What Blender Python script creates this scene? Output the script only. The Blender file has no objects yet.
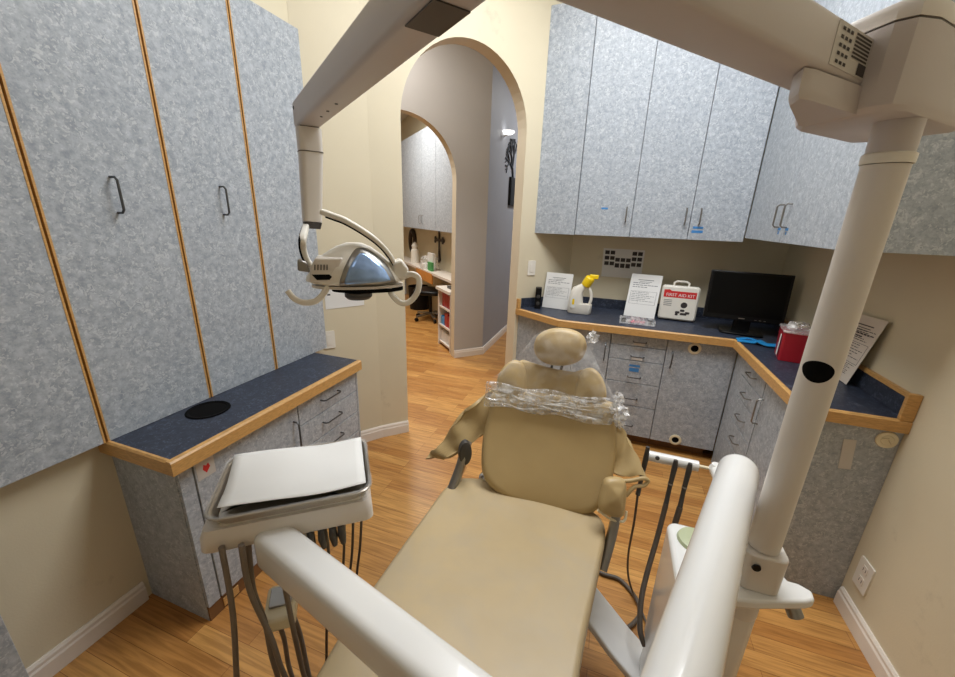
import bpy, bmesh, math, random
from mathutils import Vector, Matrix, noise
random.seed(4)
S = bpy.context.scene
COL = S.collection
PI = math.pi
V = Vector

# ------------------------------------------------------------------ materials
def hexc(r, g, b):
    f = lambda c: (c/255/12.92) if c/255 <= .04045 else ((c/255+.055)/1.055)**2.4
    return (f(r), f(g), f(b), 1)

def mat(name, col, rough=.5, metal=0, spec=.5, coat=0, alpha=1, noise_amt=0, noise_scale=20, bump=0, bump_scale=60, stretch=(1,1,1)):
    m = bpy.data.materials.new(name); m.use_nodes = True
    nt = m.node_tree; b = nt.nodes['Principled BSDF']
    b.inputs['Base Color'].default_value = col
    b.inputs['Roughness'].default_value = rough
    b.inputs['Metallic'].default_value = metal
    b.inputs['Specular IOR Level'].default_value = spec
    b.inputs['Coat Weight'].default_value = coat
    tc = nt.nodes.new('ShaderNodeTexCoord')
    mp = nt.nodes.new('ShaderNodeMapping'); mp.inputs['Scale'].default_value = stretch
    nt.links.new(tc.outputs['Object'], mp.inputs['Vector'])
    if noise_amt:
        n = nt.nodes.new('ShaderNodeTexNoise'); n.inputs['Scale'].default_value = noise_scale; n.inputs['Detail'].default_value = 5
        nt.links.new(mp.outputs[0], n.inputs['Vector'])
        r = nt.nodes.new('ShaderNodeValToRGB')
        r.color_ramp.elements[0].position = .3; r.color_ramp.elements[1].position = .7
        r.color_ramp.elements[0].color = tuple(c*(1-noise_amt) for c in col[:3]) + (1,)
        r.color_ramp.elements[1].color = tuple(min(1, c*(1+noise_amt)) for c in col[:3]) + (1,)
        nt.links.new(n.outputs['Fac'], r.inputs[0]); nt.links.new(r.outputs[0], b.inputs['Base Color'])
    if bump:
        n2 = nt.nodes.new('ShaderNodeTexNoise'); n2.inputs['Scale'].default_value = bump_scale; n2.inputs['Detail'].default_value = 3
        nt.links.new(mp.outputs[0], n2.inputs['Vector'])
        bp = nt.nodes.new('ShaderNodeBump'); bp.inputs['Strength'].default_value = bump; bp.inputs['Distance'].default_value = .01
        nt.links.new(n2.outputs['Fac'], bp.inputs['Height']); nt.links.new(bp.outputs[0], b.inputs['Normal'])
    return m

def laminate(name, base, dark, light, fleck):
    m = bpy.data.materials.new(name); m.use_nodes = True
    nt = m.node_tree; b = nt.nodes['Principled BSDF']; L = nt.links.new
    b.inputs['Roughness'].default_value = .42
    b.inputs['Specular IOR Level'].default_value = .4
    tc = nt.nodes.new('ShaderNodeTexCoord')
    def nz(sc, det, rough=.6):
        n = nt.nodes.new('ShaderNodeTexNoise'); n.inputs['Scale'].default_value = sc; n.inputs['Detail'].default_value = det
        n.inputs['Roughness'].default_value = rough
        L(tc.outputs['Object'], n.inputs['Vector']); return n
    n1 = nz(38, 6, .72)
    r1 = nt.nodes.new('ShaderNodeValToRGB'); e = r1.color_ramp.elements
    e[0].position = .3; e[0].color = dark; e[1].position = .7; e[1].color = light
    x = e.new(.5); x.color = base
    L(n1.outputs['Fac'], r1.inputs[0])
    vo = nt.nodes.new('ShaderNodeTexVoronoi'); vo.inputs['Scale'].default_value = 85
    n3 = nz(30, 2)
    mx = nt.nodes.new('ShaderNodeMix'); mx.data_type = 'VECTOR'
    mx.inputs[0].default_value = .12
    L(tc.outputs['Object'], mx.inputs[4]); L(n3.outputs['Color'], mx.inputs[5]); L(mx.outputs[1], vo.inputs['Vector'])
    r2 = nt.nodes.new('ShaderNodeValToRGB'); r2.color_ramp.interpolation = 'CONSTANT'
    e = r2.color_ramp.elements; e[0].position = 0; e[0].color = (0,0,0,1); e[1].position = .86; e[1].color = (1,1,1,1)
    sp = nt.nodes.new('ShaderNodeSeparateColor'); L(vo.outputs['Color'], sp.inputs[0]); L(sp.outputs[0], r2.inputs[0])
    r3 = nt.nodes.new('ShaderNodeValToRGB'); r3.color_ramp.interpolation = 'CONSTANT'
    e = r3.color_ramp.elements; e[0].position = 0; e[0].color = (0,0,0,1); e[1].position = .88; e[1].color = (1,1,1,1)
    L(sp.outputs[1], r3.inputs[0])
    f1 = nt.nodes.new('ShaderNodeMath'); f1.operation = 'MULTIPLY'; f1.inputs[1].default_value = .5; L(r2.outputs[0], f1.inputs[0])
    f2 = nt.nodes.new('ShaderNodeMath'); f2.operation = 'MULTIPLY'; f2.inputs[1].default_value = .45; L(r3.outputs[0], f2.inputs[0])
    m1 = nt.nodes.new('ShaderNodeMix'); m1.data_type = 'RGBA'; L(f1.outputs[0], m1.inputs[0]); L(r1.outputs[0], m1.inputs[6]); m1.inputs[7].default_value = fleck
    m2 = nt.nodes.new('ShaderNodeMix'); m2.data_type = 'RGBA'; L(f2.outputs[0], m2.inputs[0]); L(m1.outputs[2], m2.inputs[6]); m2.inputs[7].default_value = dark
    L(m2.outputs[2], b.inputs['Base Color'])
    return m

def wood_floor():
    m = bpy.data.materials.new('oak_floor'); m.use_nodes = True
    nt = m.node_tree; b = nt.nodes['Principled BSDF']; L = nt.links.new
    tc = nt.nodes.new('ShaderNodeTexCoord')
    br = nt.nodes.new('ShaderNodeTexBrick'); br.offset = .37; br.offset_frequency = 3
    br.inputs['Scale'].default_value = 1; br.inputs['Brick Width'].default_value = .62; br.inputs['Row Height'].default_value = .075
    br.inputs['Mortar Size'].default_value = .0009; br.inputs['Mortar Smooth'].default_value = .3; br.inputs['Bias'].default_value = 0
    br.inputs['Color1'].default_value = hexc(205,154,88); br.inputs['Color2'].default_value = hexc(176,122,64); br.inputs['Mortar'].default_value = hexc(120,72,32)
    L(tc.outputs['Object'], br.inputs['Vector'])
    mp = nt.nodes.new('ShaderNodeMapping'); mp.inputs['Scale'].default_value = (1.6, 26, 1); L(tc.outputs['Object'], mp.inputs['Vector'])
    n = nt.nodes.new('ShaderNodeTexNoise'); n.inputs['Scale'].default_value = 3; n.inputs['Detail'].default_value = 7; n.inputs['Distortion'].default_value = .6
    L(mp.outputs[0], n.inputs['Vector'])
    r = nt.nodes.new('ShaderNodeValToRGB'); r.color_ramp.elements[0].position = .35; r.color_ramp.elements[0].color = (.55,.5,.45,1)
    r.color_ramp.elements[1].position = .62; r.color_ramp.elements[1].color = (1,1,1,1)
    L(n.outputs['Fac'], r.inputs[0])
    mx = nt.nodes.new('ShaderNodeMix'); mx.data_type = 'RGBA'; mx.blend_type = 'MULTIPLY'; mx.inputs[0].default_value = .75
    L(br.outputs['Color'], mx.inputs[6]); L(r.outputs[0], mx.inputs[7]); L(mx.outputs[2], b.inputs['Base Color'])
    b.inputs['Roughness'].default_value = .3
    b.inputs['Specular IOR Level'].default_value = .5
    return m

def clear_mat(name, fac=.22, rough=.08, tint=(1,1,1,1), bump=.0, scale=40):
    m = bpy.data.materials.new(name); m.use_nodes = True
    nt = m.node_tree; nt.nodes.clear(); L = nt.links.new
    o = nt.nodes.new('ShaderNodeOutputMaterial'); t = nt.nodes.new('ShaderNodeBsdfTransparent'); t.inputs[0].default_value = tint
    p = nt.nodes.new('ShaderNodeBsdfPrincipled'); p.inputs['Base Color'].default_value = (.9,.9,.9,1); p.inputs['Roughness'].default_value = rough
    p.inputs['Specular IOR Level'].default_value = 1
    tc = nt.nodes.new('ShaderNodeTexCoord')
    n = nt.nodes.new('ShaderNodeTexNoise'); n.inputs['Scale'].default_value = scale; n.inputs['Detail'].default_value = 4
    L(tc.outputs['Object'], n.inputs['Vector'])
    r = nt.nodes.new('ShaderNodeMapRange'); r.inputs['From Min'].default_value = .4; r.inputs['From Max'].default_value = .75
    r.inputs['To Min'].default_value = fac*.35; r.inputs['To Max'].default_value = min(1, fac*2.4)
    L(n.outputs['Fac'], r.inputs[0])
    if bump:
        bp = nt.nodes.new('ShaderNodeBump'); bp.inputs['Strength'].default_value = bump; bp.inputs['Distance'].default_value = .01
        L(n.outputs['Fac'], bp.inputs['Height']); L(bp.outputs[0], p.inputs['Normal'])
    mx = nt.nodes.new('ShaderNodeMixShader'); L(r.outputs[0], mx.inputs[0]); L(t.outputs[0], mx.inputs[1]); L(p.outputs[0], mx.inputs[2]); L(mx.outputs[0], o.inputs[0])
    return m

M = {}
M['lam'] = laminate('blue_grey_laminate', hexc(163,170,178), hexc(136,144,154), hexc(186,193,200), hexc(205,210,212))
M['top'] = laminate('navy_laminate', hexc(46,52,66), hexc(36,41,54), hexc(60,67,84), hexc(88,97,116))
M['oak'] = mat('oak_trim', hexc(196,152,92), .4, noise_amt=.18, noise_scale=14, stretch=(3,3,20))
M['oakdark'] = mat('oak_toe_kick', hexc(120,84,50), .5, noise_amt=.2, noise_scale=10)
M['seam'] = mat('dark_gap', hexc(40,32,26), .8)
M['floor'] = wood_floor()
M['wall'] = mat('cream_paint', hexc(212,202,176), .6, noise_amt=.02, noise_scale=3, bump=.05, bump_scale=150)
def scuffs(m):
    nt = m.node_tree; b = nt.nodes['Principled BSDF']; L = nt.links.new; src = b.inputs['Base Color'].links[0].from_socket
    tc = nt.nodes.new('ShaderNodeTexCoord'); n = nt.nodes.new('ShaderNodeTexNoise'); n.inputs['Scale'].default_value = 3.1; n.inputs['Detail'].default_value = 9; n.inputs['Roughness'].default_value = .68
    L(tc.outputs['Object'], n.inputs['Vector']); r = nt.nodes.new('ShaderNodeMapRange'); r.inputs['From Min'].default_value = .63; r.inputs['From Max'].default_value = .72; r.inputs['To Max'].default_value = .3
    L(n.outputs['Fac'], r.inputs[0]); mx = nt.nodes.new('ShaderNodeMix'); mx.data_type = 'RGBA'; L(r.outputs[0], mx.inputs[0]); L(src, mx.inputs[6]); mx.inputs[7].default_value = hexc(150,140,122); L(mx.outputs[2], b.inputs['Base Color'])
scuffs(M['wall'])
M['hall'] = mat('grey_paint', hexc(178,174,170), .6, noise_amt=.02, noise_scale=3)
M['jamb'] = mat('cream_trim_paint', hexc(220,208,184), .5, noise_amt=.02, noise_scale=3)
M['hallblue'] = mat('blue_grey_paint', hexc(150,153,160), .6, noise_amt=.03, noise_scale=3)
M['ceil'] = mat('ceiling_paint', hexc(225,218,205), .7, noise_amt=.02, noise_scale=4)
M['base'] = mat('white_trim_paint', hexc(226,218,208), .35, noise_amt=.03, noise_scale=8)
M['enamel'] = mat('white_enamel', hexc(226,226,224), .25, coat=.3, noise_amt=.015, noise_scale=4)
M['enamelw'] = mat('warm_white_enamel', hexc(216,210,203), .35, noise_amt=.02, noise_scale=5)
M['shell'] = mat('pinkish_grey_shell', hexc(196,189,187), .4, noise_amt=.02, noise_scale=5)
M['plast'] = mat('white_plastic', hexc(228,224,214), .3, noise_amt=.015, noise_scale=9)
M['cream'] = mat('cream_plastic', hexc(226,216,186), .35, noise_amt=.03, noise_scale=9)
M['black'] = mat('black_plastic', hexc(14,14,15), .4, spec=.25, noise_amt=.1, noise_scale=12)
M['dark'] = mat('dark_grey_plastic', hexc(62,60,58), .45, noise_amt=.1, noise_scale=12)
M['screen'] = mat('screen_glass', hexc(8,9,10), .3, spec=.15, noise_amt=.1, noise_scale=2)
M['vinyl'] = mat('tan_vinyl', hexc(182,158,112), .42, noise_amt=.06, noise_scale=5, bump=.12, bump_scale=7)
M['vinylw'] = mat('worn_tan_vinyl', hexc(180,160,122), .4, noise_amt=.09, noise_scale=3.2, bump=.1, bump_scale=9)
def wear(m, col):
    nt = m.node_tree; b = nt.nodes['Principled BSDF']; L = nt.links.new; src = b.inputs['Base Color'].links[0].from_socket
    tc = nt.nodes.new('ShaderNodeTexCoord'); n = nt.nodes.new('ShaderNodeTexNoise'); n.inputs['Scale'].default_value = 4.5; n.inputs['Detail'].default_value = 8; n.inputs['Roughness'].default_value = .62; n.inputs['Distortion'].default_value = .5
    L(tc.outputs['Object'], n.inputs['Vector']); r = nt.nodes.new('ShaderNodeMapRange'); r.inputs['From Min'].default_value = .42; r.inputs['From Max'].default_value = .68; r.inputs['To Max'].default_value = .55
    L(n.outputs['Fac'], r.inputs[0]); mx = nt.nodes.new('ShaderNodeMix'); mx.data_type = 'RGBA'; L(r.outputs[0], mx.inputs[0]); L(src, mx.inputs[6]); mx.inputs[7].default_value = col; L(mx.outputs[2], b.inputs['Base Color'])
wear(M['vinylw'], hexc(168,156,134))
M['metal'] = mat('brushed_metal', hexc(150,148,144), .3, metal=.9, noise_amt=.05, noise_scale=30)
M['chrome'] = mat('chrome', hexc(215,214,210), .12, metal=1, noise_amt=.02, noise_scale=20)
M['handle'] = mat('dark_nickel', hexc(92,94,96), .3, metal=.8, noise_amt=.06, noise_scale=30)
M['hose'] = mat('grey_hose', hexc(122,112,102), .5, noise_amt=.08, noise_scale=30)
M['hosedk'] = mat('dark_hose', hexc(84,75,66), .5, noise_amt=.08, noise_scale=30)
M['paper'] = mat('white_paper', hexc(226,226,224), .7, noise_amt=.015, noise_scale=6)
M['paperw'] = mat('cream_paper', hexc(214,204,192), .7, noise_amt=.02, noise_scale=6)
M['ink'] = mat('grey_print', hexc(128,130,134), .7, noise_amt=.1, noise_scale=60)
M['inkdk'] = mat('dark_print', hexc(56,50,50), .7, noise_amt=.1, noise_scale=60)
M['red'] = mat('red_plastic', hexc(168,28,44), .35, noise_amt=.06, noise_scale=8)
M['redp'] = mat('red_print', hexc(204,44,46), .5, noise_amt=.05, noise_scale=20)
M['pink'] = mat('pink_plastic', hexc(214,120,136), .4, noise_amt=.1, noise_scale=30)
M['yellow'] = mat('yellow_plastic', hexc(240,206,30), .35, noise_amt=.05, noise_scale=12)
M['blue'] = mat('blue_tape', hexc(64,132,196), .5, noise_amt=.08, noise_scale=30)
M['bluebib'] = mat('blue_plastic_bib', hexc(40,140,204), .35, noise_amt=.1, noise_scale=20)
M['green'] = mat('green_plastic', hexc(72,150,84), .5, noise_amt=.1, noise_scale=20)
M['greenlid'] = mat('pale_green_lid', hexc(176,184,150), .35, noise_amt=.05, noise_scale=9)
M['sticker'] = mat('grey_white_sticker', hexc(196,192,186), .5, noise_amt=.04, noise_scale=12)
M['tray'] = mat('steel_tray', hexc(168,160,148), .3, metal=.85, noise_amt=.05, noise_scale=12)
M['clear'] = clear_mat('clear_plastic', .3, .1, bump=.4, scale=34)
M['film'] = clear_mat('thin_clear_film', .13, .07, bump=.5, scale=18)
M['acryl'] = clear_mat('clear_acrylic', .12, .04)
M['lens'] = mat('blue_reflector', hexc(146,176,220), .12, metal=.35, noise_amt=.25, noise_scale=26)
M['rubber'] = mat('black_rubber', hexc(8,8,9), .8, spec=.1, noise_amt=.1, noise_scale=20)
M['art'] = mat('dark_wall_art', hexc(52,58,66), .6, noise_amt=.1, noise_scale=20)
M['bronze'] = mat('dark_bronze', hexc(58,46,38), .5, metal=.3, noise_amt=.1, noise_scale=40)
M['desk'] = mat('desk_oak', hexc(206,136,62), .4, noise_amt=.1, noise_scale=10)

# ------------------------------------------------------------------ mesh builder (world coordinates)
class MB:
    def __init__(s): s.bm = bmesh.new(); s.mi = 0
    def poly(s, pts):
        vs = [s.bm.verts.new(p) for p in pts]
        f = s.bm.faces.new(vs); f.material_index = s.mi; return f
    def box(s, lo, hi, T=None):
        c = [(lo[0],lo[1],lo[2]),(hi[0],lo[1],lo[2]),(hi[0],hi[1],lo[2]),(lo[0],hi[1],lo[2]),(lo[0],lo[1],hi[2]),(hi[0],lo[1],hi[2]),(hi[0],hi[1],hi[2]),(lo[0],hi[1],hi[2])]
        c = [T @ V(p) if T else V(p) for p in c]
        v = [s.bm.verts.new(p) for p in c]
        for q in ((0,3,2,1),(4,5,6,7),(0,1,5,4),(1,2,6,5),(2,3,7,6),(3,0,4,7)):
            f = s.bm.faces.new([v[i] for i in q]); f.material_index = s.mi
        return s
    def prism(s, pts, vec):          # pts: planar 3-D loop, vec: extrusion
        vec = V(vec); a = [s.bm.verts.new(V(p)) for p in pts]; b = [s.bm.verts.new(V(p)+vec) for p in pts]
        n = len(pts); fs = [s.bm.faces.new(a[::-1]), s.bm.faces.new(b)]
        for i in range(n): fs.append(s.bm.faces.new([a[i], a[(i+1)%n], b[(i+1)%n], b[i]]))
        for f in fs: f.material_index = s.mi
        return s
    def rings(s, R, cap=True, closed=False):
        vr = [[s.bm.verts.new(V(p)) for p in r] for r in R]; n = len(R[0])
        m = len(vr)
        for i in range(m if closed else m-1):
            a, b = vr[i], vr[(i+1)%m]
            for j in range(n):
                f = s.bm.faces.new([a[j], a[(j+1)%n], b[(j+1)%n], b[j]]); f.material_index = s.mi
        if cap and not closed:
            f = s.bm.faces.new(vr[0][::-1]); f.material_index = s.mi
            f = s.bm.faces.new(vr[-1]); f.material_index = s.mi
        return s
    def sweep(s, path, prof, up=(0,0,1), scales=None, closed=False):
        path = [V(p) for p in path]; R = []; n = len(path); pu = V(up)
        for i, p in enumerate(path):
            if closed: t = path[(i+1)%n]-path[i-1]
            else: t = path[min(i+1, n-1)]-path[max(i-1, 0)]
            t.normalize()
            u = pu - t*pu.dot(t)
            if u.length < 1e-3: u = V((1,0,0)) - t*t.x
            u.normalize(); pu = u if abs(V(up).dot(t)) > .8 or closed else V(up)
            if (pu - pu.dot(t)*t).length < .05: pu = u
            sd = t.cross(u); sd.normalize(); k = scales[i] if scales else 1
            R.append([p + sd*(a*k) + u*(b*k) for a, b in prof])
        return s.rings(R, closed=closed)
    def tube(s, path, r, n=12, scales=None, closed=False, up=(0.13,0.31,.94)):
        prof = [(r*math.cos(2*PI*k/n), r*math.sin(2*PI*k/n)) for k in range(n)]
        # parallel transport
        path = [V(p) for p in path]; m = len(path); R = []; u = None
        for i, p in enumerate(path):
            if closed: t = path[(i+1)%m]-path[i-1]
            else: t = path[min(i+1, m-1)]-path[max(i-1, 0)]
            if t.length < 1e-9: t = V((0,0,1))
            t.normalize()
            if u is None:
                u = V(up) - t*V(up).dot(t)
                if u.length < .1: u = V((1,0,0)) - t*t.x
            else: u = u - t*u.dot(t)
            u.normalize(); sd = t.cross(u); k = scales[i] if scales else 1
            R.append([p + sd*(a*k) + u*(b*k) for a, b in prof])
        return s.rings(R, closed=closed)
    def cyl(s, p0, p1, r, r2=None, n=24):
        return s.tube([p0, p1], r, n, scales=[1, (r2 if r2 is not None else r)/r])
    def lathe(s, c, prof, n=32, axis=(0,0,1), ref=(1,0,0)):
        ax = V(axis).normalized(); x = (V(ref)-ax*V(ref).dot(ax)).normalized(); y = ax.cross(x); c = V(c)
        R = [[c + ax*h + (x*math.cos(2*PI*k/n)+y*math.sin(2*PI*k/n))*max(r, 1e-4) for k in range(n)] for r, h in prof]
        return s.rings(R)
    def pillow(s, outline, frame, t, r, bend=None, seg=5):
        # outline: 2-D list, frame(u,v,w)->xyz; t thickness, r edge radius, slight crown in the middle
        cu = sum(p[0] for p in outline)/len(outline); cv = sum(p[1] for p in outline)/len(outline)
        rad = sum(math.hypot(p[0]-cu, p[1]-cv) for p in outline)/len(outline)
        prof = []
        for k in range(seg+1):
            a = -PI/2 + PI/2*k/seg; prof.append((1-(r/rad)*(1-math.cos(a)), -t/2 + (r if r < t/2 else t/2)*(1+math.sin(a))))
        for k in range(seg+1):
            a = PI/2*k/seg; prof.append((1-(r/rad)*(1-math.cos(a)), t/2 - (r if r < t/2 else t/2)*(1-math.sin(a))))
        crown = .012
        s0 = prof[-1][0]
        for q in (.75, .5, .25, .06): prof.append((s0*q, t/2 + crown*(1-q*q)))
        pre = [(prof[0][0]*q, -t/2) for q in (.06, .5)]
        R = []
        for sc, w in pre+prof:
            R.append([frame(cu+(u-cu)*sc, cv+(v-cv)*sc, w) for u, v in outline])
        return s.rings(R)

def rrect(w, h, r, n=5, cx=0, cy=0):
    pts = []
    for (sx, sy, a0) in ((1,1,0),(-1,1,PI/2),(-1,-1,PI),(1,-1,3*PI/2)):
        for k in range(n+1):
            a = a0 + PI/2*k/n
            pts.append((cx+sx*(w/2-r)+r*math.cos(a), cy+sy*(h/2-r)+r*math.sin(a)))
    return pts

def smooth_path(pts, n=8):
    P = [V(p) for p in pts]; out = []
    for i in range(len(P)-1):
        p0, p1, p2, p3 = P[max(i-1,0)], P[i], P[i+1], P[min(i+2, len(P)-1)]
        for k in range(n):
            t = k/n
            out.append(.5*((2*p1)+(p2-p0)*t+(2*p0-5*p1+4*p2-p3)*t*t+(3*p1-p0-3*p2+p3)*t**3))
    out.append(P[-1]); return out

def smooth2(pts, n=6):     # closed 2-D smooth
    m = len(pts); out = []
    for i in range(m):
        p0, p1, p2, p3 = (V(pts[(i+d)%m]) for d in (-1,0,1,2))
        for k in range(n):
            t = k/n; q = .5*((2*p1)+(p2-p0)*t+(2*p0-5*p1+4*p2-p3)*t*t+(3*p1-p0-3*p2+p3)*t**3)
            out.append((q.x, q.y))
    return out

ORG = {}
def wloc(o):
    return ORG.get(o.name, V((0,0,0)))

def build(name, mb, mats, parent=None, bevel=0, seg=2, smooth=True, origin=None, label=None, angle=40):
    bm = mb.bm
    bmesh.ops.recalc_face_normals(bm, faces=bm.faces[:])
    me = bpy.data.meshes.new(name)
    if origin is None:
        if parent is not None: origin = wloc(parent)
        else:
            xs = [v.co for v in bm.verts]
            origin = V((sum(v.x for v in xs)/len(xs), sum(v.y for v in xs)/len(xs), min(v.z for v in xs)))
    origin = V(origin)
    bmesh.ops.translate(bm, verts=bm.verts[:], vec=-origin)
    bm.to_mesh(me); bm.free()
    for m in (mats if isinstance(mats, (list, tuple)) else [mats]): me.materials.append(M[m] if isinstance(m, str) else m)
    o = bpy.data.objects.new(name, me); COL.objects.link(o)
    ORG[o.name] = origin
    if parent is not None:
        o.parent = parent; o.location = origin - wloc(parent)
    else: o.location = origin
    if smooth:
        for p in me.polygons: p.use_smooth = True
        try: me.set_sharp_from_angle(angle=math.radians(angle))
        except Exception: pass
    if bevel:
        md = o.modifiers.new('bevel', 'BEVEL'); md.width = bevel; md.segments = seg; md.limit_method = 'ANGLE'; md.angle_limit = math.radians(35)
        md.harden_normals = False
    if label: o['label'] = label
    return o

def thing(name, label, cat, loc, group=None):
    o = bpy.data.objects.new(name, None); COL.objects.link(o); o.location = loc; o.empty_display_size = .05
    ORG[o.name] = V(loc)
    o['label'] = label; o['category'] = cat
    if group: o['group'] = group
    return o
def tag(o, label, cat, group=None, kind=None):
    o['label'] = label; o['category'] = cat
    if group: o['group'] = group
    if kind: o['kind'] = kind
    return o
def struct(name, mb, mats, **k):
    o = build(name, mb, mats, smooth=k.pop('smooth', False), **k); o['kind'] = 'structure'
    o['label'] = k.get('label', name.replace('_', ' ')); o['category'] = name.split('_')[0]; return o
def bx(lo, hi, T=None): return MB().box(lo, hi, T)

# ------------------------------------------------------------------ camera (level axes: +y toward the back wall)
cam = bpy.data.cameras.new('camera'); co = bpy.data.objects.new('camera', cam); COL.objects.link(co)
R3 = Matrix(((0.943,-0.128,0.306),(0.33,0.274,-0.903),(0.032,0.953,0.3)))
q = R3.to_quaternion(); q.normalize()
co.matrix_world = Matrix.Translation((0,0,1.6)) @ q.to_matrix().to_4x4()
cam.sensor_width = 36; cam.lens = 385/955*36; cam.clip_start = .02
S.camera = co

# ------------------------------------------------------------------ setting
CZ = 3.3
PX = .393
d45 = V((1,1,0)).normalized(); n45 = V((-1,1,0)).normalized()      # diagonal wall direction, and its normal away from the room
A0 = V((-1.47,2.19,0)); A1 = V((-.33,3.33,0))
struct('floor', bx((-6,-1.6,-.06),(1.25,9.2,0)), 'floor')
struct('ceiling', bx((-6,-1.6,CZ),(1.25,9.2,CZ+.06)), 'ceil')
struct('wall_left', bx((-1.82,-1.6,0),(-1.70,1.88,CZ)), 'wall')
mb = MB(); mb.prism([(-1.82,1.881,0),(-1.70,1.881,0),(-1.47,2.19,0),(-1.47-.085,2.19+.085,0),(-1.82,2.2,0)], (0,0,CZ))
struct('wall_left_return', mb, 'wall')
struct('wall_right', bx((1.15,-1.6,0),(1.25,3.43,CZ)), 'wall')
mb = MB(); mb.prism([(-.33,3.33,0),(1.15,3.33,0),(1.15,3.43,0),(-.40,3.43,0)], (0,0,CZ)); struct('wall_back', mb, 'wall')
struct('wall_front', bx((-1.7,-1.6,0),(1.15,-1.5,CZ)), 'wall')

def arch_wall(name, P0, s0, s1, a0, a1, spring, crown, th, mats, nn=28):
    # P0 + d45*s + n45*t ; opening between a0..a1
    cm = (a0+a1)/2; hw = (a1-a0)/2
    pts = [(s0,0),(a0,0)] + [(cm+hw*math.cos(PI-PI*k/nn), spring+(crown-spring)*math.sin(PI-PI*k/nn)) for k in range(nn+1)] + [(a1,0),(s1,0),(s1,CZ),(s0,CZ)]
    m = MB(); W = lambda s,z,t: P0 + d45*s + n45*t + V((0,0,z))
    n = len(pts)
    a = [m.bm.verts.new(W(s,z,0)) for s,z in pts]; b = [m.bm.verts.new(W(s,z,th)) for s,z in pts]
    m.bm.faces.new(a[::-1]); m.bm.faces.new(b)
    for i in range(n):
        f = m.bm.faces.new([a[i],a[(i+1)%n],b[(i+1)%n],b[i]])
        if 1 <= i <= n-5: f.material_index = 1
    return struct(name, m, mats)
O45 = V((-1.83,1.83,0))             # s measured so that s=(x+y)/sqrt2
s = lambda x,y: (x+y)/2**.5
arch_wall('wall_diagonal', O45, s(*A0[:2]), s(*A1[:2]), .706, 1.612, 2.16, 2.655, .12, ['wall','jamb'])
O2 = V((-2.805,2.805,0))
arch_wall('wall_hall', O2, -.9, s(-1.37,4.24), .50, 1.655, 1.95, 2.53, .11, ['hall','jamb'])
mb = MB(); mb.prism([(-1.37,4.24,0),(-1.37,7.2,0),(-1.45,7.2,0),(-1.45,4.32,0)], (0,0,CZ)); struct('wall_corridor', mb, 'hallblue')
struct('wall_corridor_end', bx((-1.37,7.1,0),(1.25,7.2,CZ)), 'hallblue')
struct('wall_corridor_right', bx((1.15,3.44,0),(1.25,7.1,CZ)), 'hallblue')
mb = MB(); q0 = V((-1.0,4.15,0)); q1 = V((-6,9.15,0))          # office wall, x+y = 3.15
mb.prism([q0, q1, q1+d45*.1, q0+d45*.1], (0,0,CZ)) if False else None
o0 = V((-1.46,4.61,0)); o1 = V((-6,9.15,0)); mb.prism([o0, o1, o1+V((.1,.1,0)), o0+V((.0,.14,0))], (0,0,CZ)); struct('wall_office', mb, 'wall')
struct('wall_office_left', bx((-6.1,-1.6,0),(-6,9.2,CZ)), 'wall')
struct('wall_office_front', bx((-6,-1.6,0),(-1.83,-1.5,CZ)), 'wall')

# baseboards: stepped profile swept along the wall foot
def baseboard(name, pts, inward):
    m = MB(); prof = [(0,0),(.016,0),(.016,.062),(.012,.07),(.012,.082),(.006,.092),(0,.092)]
    P = [V(p) for p in pts]; n = len(P); R = []
    for i, p in enumerate(P):
        ds = []
        if i > 0: ds.append((P[i]-P[i-1]).normalized())
        if i < n-1: ds.append((P[i+1]-P[i]).normalized())
        ns = [V((-d.y, d.x, 0))*inward for d in ds]; k = sum(ns, V((0,0,0))).normalized(); k = k/max(.3, k.dot(ns[0]))
        R.append([p + k*(a+.0005) + V((0,0,b+.0005)) for a, b in prof])
    m.rings(R); return struct(name, m, 'base')
baseboard('baseboard_left', [(-1.70,-1.5,0),(-1.70,.718,0)], -1)
jl = O45 + d45*.706
baseboard('baseboard_arch', [(-1.70,1.881,0),(-1.47,2.19,0),tuple(jl)], -1)
baseboard('baseboard_right', [(1.15,1.775,0),(1.15,-1.5,0)], -1)
h0 = O2 + d45*1.655
baseboard('baseboard_hall', [tuple(h0),(-1.37,4.24,0),(-1.37,7.0,0)], -1)

# ------------------------------------------------------------------ handles and cabinets
def handle(p0, p1, out, r=.0042, d=.03, parent=None, name='handle', m='handle'):
    p0 = V(p0); p1 = V(p1); out = V(out).normalized(); t = (p1-p0).normalized()
    path = [p0, p0+out*(d*.7), p0+out*d+t*(d*.3), p1+out*d-t*(d*.3), p1+out*(d*.7), p1]
    m_ = MB(); m_.tube(path, r, 8); return build(name, m_, m, parent)

def door(parent, lo, hi, mats=('lam','oak'), name='door', face=None, label=None):
    """box whose faces are laminate except for wood edging on the vertical edge faces"""
    m = MB(); m.box(lo, hi); m.bm.faces.ensure_lookup_table()
    if face is not None:
        for f in m.bm.faces:
            f.normal_update()
            if abs(f.normal.dot(V(face))) < .5 and abs(f.normal.z) < .5: f.material_index = 1
    return build(name, m, list(mats), parent, smooth=False, bevel=.0012, seg=1, label=label)

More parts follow.
